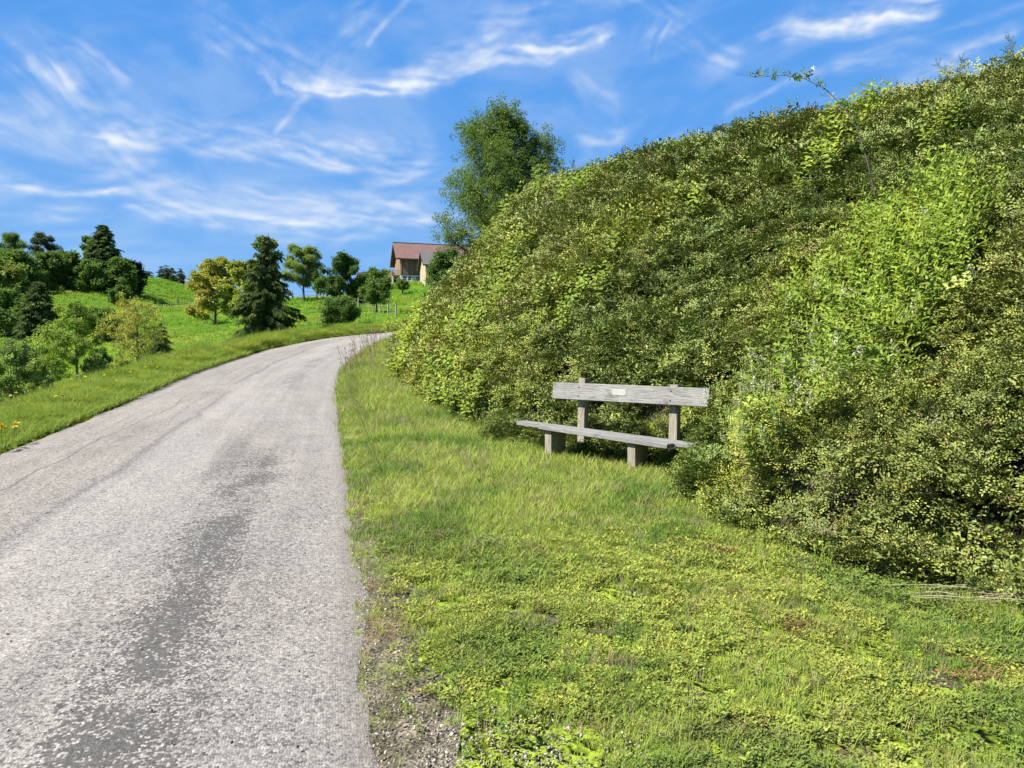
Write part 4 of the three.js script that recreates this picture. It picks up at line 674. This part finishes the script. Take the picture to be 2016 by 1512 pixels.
weedLists.forEach((l, k) => scatter('foliage', BROAD[k], M.leaf, l, weeds));

// the privet-like shrub with long bright leaves and creamy blossom, right of the bench
(() => {
  const R = rng(626), [bx, bd] = [2.75, 6.6], base = at3(bx, bd), t = thing('privet_shrub', 'bright green long-leaved shrub with creamy blossom right of the bench', 'shrub', base);
  const SH = [1, 2].map((s) => { const R2 = rng(s * 17), mb = new MB(); for (let k = 0; k < 18; k++) { const u = k / 18, a = k * 1.57 + 0.3 * R2(), o = V(0, 0.3 * u, 0), dir = V(sin(a), 0.55 + 0.5 * u, cos(a)).normalize(), n = V(-sin(a) * 0.5, 1, -cos(a) * 0.5).add(rv(R2).multiplyScalar(0.25)); n.addScaledVector(dir, -n.dot(dir)).normalize(); leaf(mb, o, dir, n, 0.07 * (1.1 - 0.45 * u) * (0.8 + 0.4 * R2()), 0.02, 0.2, true, 0.25); } return mb.build(false); });
  const FL = (() => { const R2 = rng(5), mb = new MB(); for (let k = 0; k < 40; k++) { const u = R2(), r = 0.028 * (1.1 - u), a = R2() * 6.283, o = V(cos(a) * r, 0.09 * u, sin(a) * r), dir = rv(R2), n = rv(R2); n.addScaledVector(dir, -n.dot(dir)).normalize(); leaf(mb, o, dir, n, 0.012, 0.012, 0.2, false); } return mb.build(false); })();
  const lists = [[], []], fl = [], stem = new MB();
  const add = (px, py, n, rad, bright, blossom) => { const [cx, cd] = spot(px, py); n = Math.round(n * 1.35); for (let k = 0; k < n; k++) { const a = R() * 6.283, q = rad * sqrt(R()), x = cx + cos(a) * q * 0.7, d = cd + sin(a) * q, nrm = bankNormal(x, d), dir = nrm.clone().multiplyScalar(0.8).add(V(0, 0.55, 0)).add(rv(R).multiplyScalar(0.4)).normalize(), g = V(x, ground(x, d), -d), p = g.clone().addScaledVector(nrm, 0.16 + 0.26 * R()).sub(base);
    lists[k % 2].push({ p, q: quatTo(dir, R), s: 0.95 + 0.6 * R(), c: vary(R, mix3([0.22, 0.32, 0.05], [0.42, 0.54, 0.06], bright * (0.35 + 0.65 * R())), 0.18, 0.07) });
    if (R() < blossom * 1.6) fl.push({ p: p.clone().addScaledVector(dir, 0.2 + 0.1 * R()), q: quatTo(dir, R), s: 0.8 + 0.7 * R(), c: vary(R, [0.85, 0.82, 0.55], 0.1, 0.04) });
    if (k % 5 === 0) stem.tube([g.clone().sub(base).addScaledVector(nrm, -0.05), p.clone().addScaledVector(dir, 0.15)], [0.006, 0.003], 4); } };
  for (const [px, py, n, r, b, f] of [[1930, 430, 14, 0.3, 0.9, 0], [1880, 480, 22, 0.35, 1, 0], [1800, 490, 22, 0.35, 0.9, 0], [1840, 550, 26, 0.35, 1, 0], [1930, 520, 20, 0.35, 1, 0.02], [1760, 560, 22, 0.35, 0.9, 0], [1700, 640, 24, 0.35, 0.9, 0.03], [1800, 630, 26, 0.4, 1, 0.03], [1640, 650, 20, 0.35, 0.8, 0.05], [1720, 720, 22, 0.35, 0.8, 0.15], [1820, 720, 20, 0.35, 0.8, 0.08], [1600, 700, 16, 0.3, 0.7, 0.1], [1640, 780, 20, 0.35, 0.6, 0.25], [1560, 840, 18, 0.3, 0.5, 0.5], [1500, 880, 18, 0.3, 0.5, 0.6], [1570, 910, 14, 0.3, 0.5, 0.6], [1640, 860, 14, 0.3, 0.5, 0.4], [1800, 830, 16, 0.35, 0.6, 0.1], [1900, 640, 20, 0.4, 0.9, 0.03], [1980, 500, 14, 0.3, 0.9, 0], [1700, 780, 14, 0.3, 0.6, 0.2], [1960, 600, 14, 0.3, 0.8, 0]]) add(px, py, n, r, b, f);
  part('stem', stem.build(), M.bark, t);
  lists.forEach((l, k) => scatter('foliage', SH[k], M.leaf, l, t));
  scatter('blossom', FL, M.leaf, fl, t);
})();

// wild rose cane arching over the crest
(() => {
  const D = 9.6, P = (px, py, dd = D) => V((px - CX) / F * dd, 1.6 + (CY - py) / F * dd, -dd), base = P(1722, 384, 8.6), t = thing('wild_rose', 'single long rose cane with a white flower arching over the bank crest', 'rose cane', base);
  const pts = [[1722, 384, 8.6], [1708, 320, 8.8], [1686, 250, 9.1], [1660, 210, 9.3], [1624, 175, 9.5], [1586, 156, 9.6], [1540, 148, 9.7], [1495, 152, 9.8], [1447, 146, 9.9]].map((p) => P(...p).sub(base)), mb = new MB();
  mb.tube(pts, pts.map((_, k) => 0.008 * (1 - k / 9.5)), 6); part('cane', mb.build(), M.darkbark, t);
  const R = rng(9), leaves = [];
  for (let k = 0; k < 34; k++) { const u = 0.4 + 7.2 * R(), i = floor(u), p = pts[i].clone().lerp(pts[min(i + 1, 8)], u - i); leaves.push({ p, q: quatTo(V((R() - 0.5) * 1.4, R() * 1.2 - 0.25, (R() - 0.5)).normalize(), R), s: 0.4 + 0.35 * R(), c: vary(R, [0.16, 0.26, 0.05], 0.2, 0.08) }); }
  scatter('foliage', BROAD[0], M.leaf, leaves, t);
  const fl = new MB(), c = P(1600, 134, 9.55).sub(base); for (let k = 0; k < 5; k++) { const a = k * 1.2566; leaf(fl, c, V(cos(a), sin(a) * 0.6 + 0.2, 0.5 + 0.2 * sin(a)).normalize(), V(0, 0.8, 0.6), 0.035, 0.034, -0.2, true); } part('flower', fl.build(false), new THREE.MeshStandardMaterial({ color: lin(0.78, 0.74, 0.7), roughness: 0.8, side: THREE.DoubleSide }), t, 'white five-petalled rose flower');
  const st = new MB(); st.tube([pts[5].clone(), c], [0.004, 0.003], 4); part('flower_stalk', st.build(), M.bark, t);
})();
// big-leaved seedlings standing out of the cover
(() => {
  const R = rng(818), lobed = (mb, o, dir, n, L) => { for (const a of [-1.1, -0.55, 0, 0.55, 1.1]) { const s = V().crossVectors(dir, n).normalize(), q = dir.clone().multiplyScalar(cos(a)).addScaledVector(s, sin(a)); leaf(mb, o, q, n, L * (1 - 0.28 * abs(a)), L * 0.42, 0.1, true, 0.15); } };
  for (const [px, py, h, L, n, label, c] of [[1192, 330, 0.95, 0.15, 9, 'tall big-leaved seedling on the bank crest beside the tall tree', 0.3], [1160, 415, 0.5, 0.13, 6, 'bright lobed seedling halfway up the bank', 0.7], [1535, 365, 0.3, 0.15, 5, 'yellow-green lobed maple seedling on the upper bank', 1], [1610, 375, 0.35, 0.13, 5, 'lobed seedling right of the yellow-green one', 0.7], [1640, 262, 0.5, 0.15, 6, 'bright lobed seedling under the rose cane', 0.9], [1600, 220, 0.6, 0.1, 9, 'leafy seedling on the crest below the rose cane', 0.4], [1500, 240, 0.4, 0.12, 6, 'lobed seedling on the crest left of the rose cane', 0.5], [925, 805, 0.25, 0.1, 5, 'small bright seedling at the bank foot left of the bench', 1]]) {
    const [x, d] = spot(px, py + 14), base = at3(x, d), t = thing('maple_seedling', label, 'seedling', base, 0, 'seedlings on the bank'), nrm = bankNormal(x, d), dir = nrm.clone().multiplyScalar(0.5).add(V(0, 1, 0)).normalize(), k = clamp(d / 12, 0.7, 1.8), mb = new MB(), lv = new MB();
    mb.tube([V(0, -0.05, 0), dir.clone().multiplyScalar(h * 0.5 * k), dir.clone().multiplyScalar(h * k).add(V(0, 0.02, 0))], [0.008, 0.006, 0.003], 5); part('stem', mb.build(), M.bark, t);
    for (let j = 0; j < n * 2; j++) { const u = 0.35 + 0.65 * j / (n * 2), a = j * 2.4, o = dir.clone().multiplyScalar(h * k * u), ld = V(sin(a), 0.25, cos(a)).addScaledVector(nrm, 0.3).normalize(), nn = V(0, 1, 0).add(rv(R).multiplyScalar(0.3)); nn.addScaledVector(ld, -nn.dot(ld)).normalize(); o.addScaledVector(ld, 0.05); lobed(lv, o, ld, nn, L * k * (0.7 + 0.4 * R())); }
    const m = leafMat('seedling leaf', 0.45); m.color.copy(vary(R, mix3([0.17, 0.28, 0.04], [0.42, 0.5, 0.04], c), 0.08, 0.05)); const fo = part('foliage', lv.build(false), m, t); fo.userData.kind = 'stuff';
  }
  // small shrub top on the crest
  const D = 16, sx = (1430 - CX) / F * D; broadleaf('crest_shrub', 'small upright blue-green shrub showing over the bank crest', 'shrub', undefined, { x: sx, d: D, H: 1.6 + (CY - 206) / F * D - ground(sx, D), rx: 0.42, col: [0.06, 0.12, 0.035], col2: [0.09, 0.16, 0.05], n: 260, leafR: 0.1, seed: 91, low: 0.1, stems: 4, fine: true });
})();

const stony = (x, d) => exp(-(((x + 0.08) / 0.5) ** 2) - (((d - 2.98) / 0.3) ** 2));
// ------------------------------------------------------------------ the verge right of the road: soil sheet, grass, low leaves
(() => {
  const st = 0.07, x0 = -5, x1 = 4.4, d0 = -1, d1 = 16, nx = Math.round((x1 - x0) / st), nd = Math.round((d1 - d0) / st), mb = new MB(), cols = [], ok = [];
  for (let j = 0; j <= nd; j++) for (let i = 0; i <= nx; i++) {
    const x = x0 + i * st, d = d0 + j * st, l = lie(x, d), e = l.e; ok.push(e > HALF - 0.5 && l.q < 0.7);
    mb.v(x, l.h + (e < HALF + 0.05 ? -0.03 : -0.004) + (l.q > -0.1 ? -0.02 * sst(-0.1, 0.3, l.q) : 0) + 0.02 * (fbm(x * 5, d * 5, 701, 2) - 0.5), -d, x, d);
    const n1 = fbm(x * 3, d * 3, 703, 3), n2 = fbm(x * 9, d * 9, 705, 2), edge = sst(0.45, 0.02, e - HALF + 0.5 * (n1 - 0.5) - 0.35 * sst(4, 2.6, d));
    let c = mix3([0.1, 0.078, 0.045], [0.13, 0.12, 0.045], n1); c = mix3(c, [0.34, 0.31, 0.26], stony(x, d) * sst(0.35, 0.55, n2)); c = mix3(c, [0.27, 0.22, 0.15], edge * sst(0.35, 0.65, n2)); c = mix3(c, [0.16, 0.17, 0.04], sst(0.5, 0.65, fbm(x * 6, d * 6, 709, 2)) * 0.7); c = mix3(c, [0.2, 0.13, 0.04], sst(0.62, 0.75, fbm(x * 2, d * 2, 707, 2)) * 0.6);
    cols.push(...c.map((v) => v * ALBEDO));
  }
  for (let j = 0; j < nd; j++) for (let i = 0; i < nx; i++) { const a = j * (nx + 1) + i, b = a + 1, c = a + nx + 1, e = c + 1; if (ok[a] && ok[b] && ok[c] && ok[e]) { mb.tri(a, b, c); mb.tri(b, e, c); } }
  const g = mb.build(); g.setAttribute('color', new THREE.Float32BufferAttribute(cols, 3));
  const tx = dataTex(512, 512, (u, v, o) => { const a = 0.7 + 0.9 * (vn(u * 150, v * 150, 711) - 0.5) + 0.6 * (fbm(u * 30, v * 30, 713, 2) - 0.5); o[0] = o[1] = o[2] = clamp(a); }); const uv = g.attributes.uv; for (let i = 0; i < uv.count; i++) uv.setXY(i, uv.getX(i) / 1.5, uv.getY(i) / 1.5);
  top('verge', g, new THREE.MeshStandardMaterial({ vertexColors: true, map: tx, bumpMap: tx, bumpScale: 0.02, roughness: 1 }), 'structure', 'grassy verge between the road and the hedge bank', 'verge');
})();
// grass tufts
function tuftGeo(seed, n, spread, L, W, bend) { const R = rng(seed), mb = new MB(); for (let k = 0; k < n; k++) { const a = R() * 6.283, r = spread * sqrt(R()), o = V(cos(a) * r, 0, sin(a) * r), ld = R() * 6.283, l = L * (0.5 + 0.7 * R()), b = bend * (0.3 + R()), dx = cos(ld), dz = sin(ld), sx = -dz * W / 2, sz = dx * W / 2, P = (u, w) => { const f = b * u * u * l; return mb.v(o.x + dx * f + sx * w, u * l * (1 - 0.25 * b * u), o.z + dz * f + sz * w, 0, u); }; const a0 = P(0, -1), a1 = P(0, 1), b0 = P(0.5, -0.85), b1 = P(0.5, 0.85), t = P(1, 0); mb.tri(a0, a1, b0); mb.tri(a1, b1, b0); mb.tri(b0, b1, t); } return mb.build(false); }
const TUFT = [1, 2, 3].map((s) => tuftGeo(s * 11, 12, 0.05, 0.09, 0.0042, 0.7)), TALL = [1, 2].map((s) => tuftGeo(s * 13, 14, 0.07, 0.26, 0.0065, 0.7)), FAR = [1, 2].map((s) => tuftGeo(s * 19, 12, 0.3, 0.3, 0.035, 0.8));
const MAT_SPRIG = [1, 2].map((s) => { const R = rng(s * 29), mb = new MB(); for (let k = 0; k < 13; k++) { const a = R() * 6.283, u = R(), o = V(cos(a) * 0.034 * u, 0.006 + 0.034 * R() * R(), sin(a) * 0.034 * u), ld = a + (R() - 0.5), dir = V(cos(ld), 0.25 + 0.5 * R(), sin(ld)).normalize(), n = V((R() - 0.5) * 0.9, 1, (R() - 0.5) * 0.9); n.addScaledVector(dir, -n.dot(dir)).normalize(); leaf(mb, o, dir, n, 0.015 * (0.7 + 0.7 * R()), 0.0095, 0.15, true); } return mb.build(false); });
(() => {
  const R = rng(777), tuft = TUFT.map(() => []), tall = TALL.map(() => []), mat = MAT_SPRIG.map(() => []), ros = [[], []], dry = [], far = FAR.map(() => []);
  const put = (list, x, d, s, c, tilt = 0.3, up = 0) => list.push({ p: V(x, ground(x, d) + up, -d), q: quatTo(V((R() - 0.5) * tilt, 1, (R() - 0.5) * tilt).normalize(), R), s, c });
  for (let k = 0; k < 420000; k++) {   // right verge
    const d = 1.6 + 34 * Math.pow(R(), 2.1), x = -8.2 + 12.4 * R(); if (abs(x / d) > 0.8) continue;
    const r = nearest(CENTRE, x, d), e = r.side; if (e < HALF - 0.07) continue;
    const f = nearest(FOOT, x, d); if (f.side > 0.15) continue;
    const n1 = fbm(x * 1.1, d * 1.1, 721, 3), n2 = fbm(x * 3.5, d * 3.5, 723, 2), edge = e - HALF, lush = sst(4.6, 7.5, d + 2 * (n1 - 0.5) - 0.5 * max(0, x - 1));
    const p = (0.3 + 0.7 * sst(-0.02, 0.35, edge + 0.4 * (n2 - 0.5))) * mix(sst(0.44, 0.62, n2) * 0.5 + 0.16, 0.95, lush);
    if (R() > p * 0.8 * (1 - 0.9 * sst(0.1, 0.6, stony(x, d)))) continue;
    let c = mix3([0.28, 0.4, 0.05], [0.48, 0.55, 0.095], n1 + 0.4 * (R() - 0.5)); c = mix3(c, [0.14, 0.28, 0.025], sst(0.58, 0.72, fbm(x * 1.7, d * 1.7, 727, 2)) * 0.8); if (R() < 0.1 + 0.22 * sst(0.52, 0.66, fbm(x * 2.6, d * 2.6, 729, 2))) c = mix3([0.5, 0.43, 0.21], [0.32, 0.25, 0.12], R());
    put(tuft[k % 3], x, d, clamp(d / 6.5, 0.8, 2.6) * (0.6 + 0.8 * R()) * (0.8 + 0.5 * lush) * (edge < 0.3 ? 0.7 : 1), vary(R, c, 0.2, 0.07));
  }
  for (let k = 0; k < 330000; k++) {   // creeping leaves near the camera
    const d = 1.6 + 7.5 * Math.pow(R(), 1.3), x = -1.6 + 6 * R(); if (abs(x / d) > 0.8) continue;
    const e = nearest(CENTRE, x, d).side; if (e < HALF + 0.02) continue; const f = nearest(FOOT, x, d); if (f.side > 0.25) continue;
    const n1 = fbm(x * 1.4 + 5, d * 1.4, 731, 3), n2 = fbm(x * 5, d * 5, 733, 2), edge = e - HALF, lush = sst(5.6, 8.6, d + 2 * (n1 - 0.5) - 0.4 * max(0, x - 1));
    const p = sst(0.06, 0.55, edge + 0.5 * (n2 - 0.5)) * (1 - 0.82 * lush) * (1 - 0.95 * sst(0.48, 0.58, n2)); if (R() > p * 0.7 * (1 - 0.95 * sst(0.1, 0.6, stony(x, d)))) continue;
    let c = mix3([0.3, 0.36, 0.05], [0.5, 0.54, 0.095], R()); const dead = sst(0.64, 0.74, fbm(x * 1.9, d * 1.9, 737, 3)); if (R() < dead * 0.75) c = mix3([0.4, 0.27, 0.08], [0.26, 0.16, 0.07], R()); c = mix3(c, [0.17, 0.26, 0.04], sst(0.45, 0.62, fbm(x * 1.3 + 9, d * 1.3, 739, 3)) * 0.8);
    put(mat[k % 2], x, d, (0.75 + 0.6 * R()) * clamp(d / 4.5, 0.9, 1.5), vary(R, c, 0.22, 0.08), 0.7, 0.012 * R());
  }
  for (let k = 0; k < 2600; k++) {   // broad-leaved rosettes of several sizes
    const d = 2 + 8 * Math.pow(R(), 1.2), x = -1.6 + 6 * R(); if (abs(x / d) > 0.8) continue; const e = nearest(CENTRE, x, d).side; if (e < HALF + 0.1 || nearest(FOOT, x, d).side > 0.1) continue;
    if (R() > 0.25 + 0.75 * sst(0.5, 0.62, fbm(x * 2.2, d * 2.2, 749, 2))) continue; put(ros[k % 2], x, d, 0.25 + 0.4 * R() * R(), vary(R, mix3([0.14, 0.25, 0.035], [0.33, 0.42, 0.05], R()), 0.2, 0.08), 0.5);
  }
  for (let k = 0; k < 9000; k++) {   // taller tufts: by the bench, along the bank foot and inside the bend
    const d = 3 + 34 * Math.pow(R(), 1.2), x = -8 + 11 * R(); if (abs(x / d) > 0.8) continue; const e = nearest(CENTRE, x, d).side; if (e < HALF + 0.05) continue; const f = nearest(FOOT, x, d).side; if (f > 0.3) continue;
    const p = 0.9 * sst(-0.7, 0.05, f) * 0.6 + 0.75 * sst(12, 18, d) + 0.03; if (R() > p) continue;
    put(tall[k % 2], x, d, (0.5 + 0.5 * R()) * clamp(d / 12, 0.9, 1.7), vary(R, R() < 0.2 ? [0.46, 0.4, 0.19] : [0.27, 0.35, 0.04], 0.2, 0.08), 0.4);
  }
  for (let k = 0; k < 60000; k++) {   // left verge
    const d = 6 + 46 * Math.pow(R(), 1.5), r0 = R(); const i = nearest(CENTRE, -7, d), x = i.x - HALF - 0.02 - 3.4 * r0 * 1.1; if (abs(x / d) > 0.85) continue; const e = nearest(CENTRE, x, d).side; if (e > -HALF - 0.04 || e < -7) continue;
    const n1 = fbm(x, d, 741, 3); put(tall[k % 2], x, d, (0.35 + 0.45 * R() + 0.5 * sst(0.45, 0.7, fbm(x * 1.7, d * 1.7, 747, 2))) * clamp(d / 16, 0.75, 1.8) * (0.28 + 0.72 * sst(0.05, 0.55, -e - HALF)), vary(R, mix3([0.22, 0.35, 0.03], [0.37, 0.42, 0.05], n1 + 0.4 * (R() - 0.5)), 0.2, 0.07), 0.35);
  }
  for (let k = 0; k < 22000; k++) {
    const d = 6 + 24 * Math.pow(R(), 1.6), i = nearest(CENTRE, -7, d), x = i.x - HALF + 0.02 - 2.2 * R(); if (abs(x / d) > 0.85) continue; const e = nearest(CENTRE, x, d).side; if (e > -HALF + 0.03) continue;
    put(tuft[k % 3], x, d, (0.6 + 0.7 * R()) * clamp(d / 9, 0.9, 2.2), vary(R, mix3([0.22, 0.36, 0.035], [0.36, 0.43, 0.06], R()), 0.2, 0.07), 0.4);
  }
  for (let k = 0; k < 100000; k++) {   // meadow turf
    const D = 26 + 235 * Math.pow(R(), 1.75), u = -0.68 + 0.66 * R(), x = u * D; const l = lie(x, D); if (l.e > -4.4) continue;
    const n1 = fbm(x * 0.11, D * 0.11, 41, 4), clumpy = fbm(x * 0.45, D * 0.45, 745, 2); if (R() > 0.25 + 0.75 * sst(0.4, 0.6, clumpy)) continue;
    put(far[k % 2], x, D, (0.5 + 0.7 * R()) * clamp(D / 70, 0.7, 2.6), vary(R, mix3([0.22, 0.42, 0.025], [0.34, 0.45, 0.04], sst(0.4, 0.7, n1)), 0.1, 0.05), 0.3);
  }
  for (let k = 0; k < 90; k++) {   // dry reddish flowering stalks inside the bend
    const d = 19 + 15 * R(), i = nearest(CENTRE, -5, d), x = i.x + HALF + 0.05 + 1.1 * R() * R(); dry.push({ p: V(x, ground(x, d), -d), q: quatTo(V((R() - 0.5) * 0.7 - 0.15, 1, (R() - 0.5) * 0.7).normalize(), R), s: 0.8 + 0.6 * R(), c: vary(R, mix3([0.46, 0.36, 0.22], [0.36, 0.24, 0.16], R()), 0.2, 0.08) });
  }
  const G = (name, label) => { const o = new THREE.Group(); o.name = name; o.userData = { kind: 'stuff', label, category: 'grass' }; scene.add(o); return o; };
  const a = G('verge_grass', 'short grass growing on both verges of the road'); tuft.forEach((l, k) => scatter('grass', TUFT[k], M.grass, l, a)); tall.forEach((l, k) => scatter('grass', TALL[k], M.grass, l, a));
  const b = G('creeping_leaves', 'creeping small-leaved ground cover in the near right foreground'); mat.forEach((l, k) => scatter('foliage', MAT_SPRIG[k], M.leaf, l, b)); ros.forEach((l, k) => scatter('foliage', BROAD[k], M.leaf, l, b));
  const c = G('meadow_grass', 'tufted green grass of the hillside meadows'); far.forEach((l, k) => scatter('grass', FAR[k], M.grass, l, c));
  const STALK = (() => { const R2 = rng(3), mb = new MB(); mb.tube([V(0, 0, 0), V(0.02, 0.35, 0), V(0.06, 0.68, 0.02)], [0.004, 0.003, 0.002], 3); for (let k = 0; k < 22; k++) { const u = R2(), o = V(0.035 + 0.03 * u, 0.48 + 0.22 * u, 0.01 + 0.01 * u), dir = V(R2() - 0.5, 0.9, R2() - 0.5).normalize(), n = rv(R2); n.addScaledVector(dir, -n.dot(dir)).normalize(); leaf(mb, o, dir, n, 0.05, 0.009, 0.1, false); } return mb.build(false); })();
  const dg = G('dry_grass', 'dry reddish seeding grass stalks inside the road bend'); scatter('grass', STALK, M.grass, dry, dg);
  console.log('tufts', tuft.map((l) => l.length), 'tall', tall.map((l) => l.length), 'mat', mat.map((l) => l.length), 'far', far.map((l) => l.length), 'bank', bankLists.map((l) => l.length));
})();

// ------------------------------------------------------------------ dandelions on the left verge
(() => {
  const R = rng(99), petal = new THREE.MeshStandardMaterial({ color: lin(0.62, 0.5, 0.02), roughness: 0.8, side: THREE.DoubleSide }), green = leafMat('stalk', 0.2); green.color.setRGB(0.12, 0.2, 0.03);
  const head = new MB(); for (let k = 0; k < 26; k++) { const a = k * 2.4, r = sqrt(k / 26); leaf(head, V(0, 0, 0), V(cos(a) * (0.3 + r), 0.9 - 0.75 * r, sin(a) * (0.3 + r)).normalize(), V(0, 1, 0.01), 0.022, 0.008, 0.05, false); } const hg = head.build(false);
  const stg = new MB(); stg.tube([V(0, 0, 0), V(0.01, 0.5, 0), V(0, 1, 0)], [0.004, 0.003, 0.003], 4); const sg = stg.build();
  const flower = (x, d, h, s, label, group) => { const t = thing('dandelion', label, 'flower', at3(x, d), R() * 6, group); part('stalk', sg, green, t).scale.set(1, h, 1); const m = part('flower_head', hg, petal, t); m.position.y = h; m.scale.setScalar(s); m.rotation.set((R() - 0.5) * 0.9, 0, (R() - 0.5) * 0.9); };
  for (let k = 0; k < 34; k++) { const [cx, cd] = spot(18, 893), dd = R() * 0.9, x = cx - 0.22 - 0.3 * dd + 0.3 * R(), d = cd + dd, e = nearest(CENTRE, x, d).side; if (e > -HALF - 0.08) continue; flower(x, d, 0.2 + 0.1 * R(), 1.9 + 0.7 * R(), 'yellow dandelion in the thick clump by the road at the left picture edge', 'dandelions in the near clump'); }
  for (let k = 0; k < 44; k++) { const d = 11.5 + 16 * R(), i = nearest(CENTRE, -7, d), x = i.x - HALF - 0.3 - 1.7 * R(); flower(x, d, 0.24 + 0.12 * R(), 1.3 + 0.7 * R(), 'single yellow dandelion scattered in the left verge grass', 'dandelions scattered on the left verge'); }
  for (const [px, py, l] of [[748, 1008, 'small yellow flower by the right road edge'], [926, 1020, 'small yellow flower in the middle of the right verge']]) { const [x, d] = spot(px, py); flower(x, d, 0.06, 1, l, undefined); }
})();

// ------------------------------------------------------------------ stones and straw
(() => {
  const R = rng(1234), peb = (() => { const g = new THREE.IcosahedronGeometry(1, 1), p = g.attributes.position; for (let i = 0; i < p.count; i++) { const k = 0.8 + 0.4 * vn(p.getX(i) * 2 + 5, p.getY(i) * 2 + p.getZ(i), 3); p.setXYZ(i, p.getX(i) * k, p.getY(i) * k * 0.6, p.getZ(i) * k); } g.computeVertexNormals(); return g; })(), list = [];
  for (let k = 0; k < 160000 && list.length < 12000; k++) {
    const d = 1.8 + 12 * Math.pow(R(), 2), x = -4 + 6 * R(), e = nearest(CENTRE, x, d).side - HALF; const patch = stony(x, d), p = (e > -0.06 ? 0.55 * exp(-max(0, e) / 0.14) : 0) + (e > 0 ? patch * 1.2 * sst(0.3, 0.5, fbm(x * 4, d * 4, 811, 2)) : 0); if (R() > p) continue;
    const s = 0.003 + 0.0085 * R() * R() * R(), c = R() < 0.6 ? [0.4, 0.36, 0.3] : [0.24, 0.2, 0.15]; list.push({ p: V(x, ground(x, d) + 0.008 + (e < 0.02 ? 0.0 : 0.012), -d), q: quatTo(rv(R), R), s: [s, s, s * (0.7 + 0.6 * R())], c: vary(R, c, 0.25, 0.05) });
  }
  for (let k = 0; k < 260; k++) { const d = 2 + 9 * R() * R(), i = nearest(CENTRE, -4, d), x = i.x + (R() * 2 - 1) * 2.1, s = 0.003 + 0.005 * R(); list.push({ p: V(x, roadH(nearest(CENTRE, x, d).d) + 0.012, -d), q: quatTo(rv(R), R), s, c: vary(R, R() < 0.5 ? [0.4, 0.38, 0.35] : [0.08, 0.075, 0.07], 0.2, 0.05) }); }
  const gr = scatter('gravel', peb, new THREE.MeshStandardMaterial({ color: 0xffffff, roughness: 0.9 }), list); gr.userData.label = 'pale loose gravel along the right road edge'; gr.userData.category = 'gravel';
  // dry straw lying at the foot of the bank at the right picture edge
  const [sx, sd] = spot(1960, 1192), base = at3(sx, sd, 0.02), st = thing('dry_straw', 'dry pale straw lying at the bank foot near the right edge', 'straw', base), mb = new MB();
  for (let k = 0; k < 46; k++) { const a = 0.1 + (R() - 0.5) * 1.5 * R(), L = 0.12 + 0.4 * R(), o = V((R() - 0.5) * 0.9, 0.015 + 0.05 * R(), (R() - 0.5) * 0.34), dir = V(cos(a), (R() - 0.4) * 0.12, sin(a)); mb.tube([o.clone().addScaledVector(dir, -L / 2), o.clone().add(V(0, 0.01, 0)), o.clone().addScaledVector(dir, L / 2)], [0.0012, 0.0016, 0.0008], 3); }
  const sm = part('stalks', mb.build(false), new THREE.MeshStandardMaterial({ color: lin(0.34, 0.29, 0.2), roughness: 0.8 }), st); sm.name = 'straw'; sm.userData.kind = 'stuff';
})();

renderer.render(scene, camera);
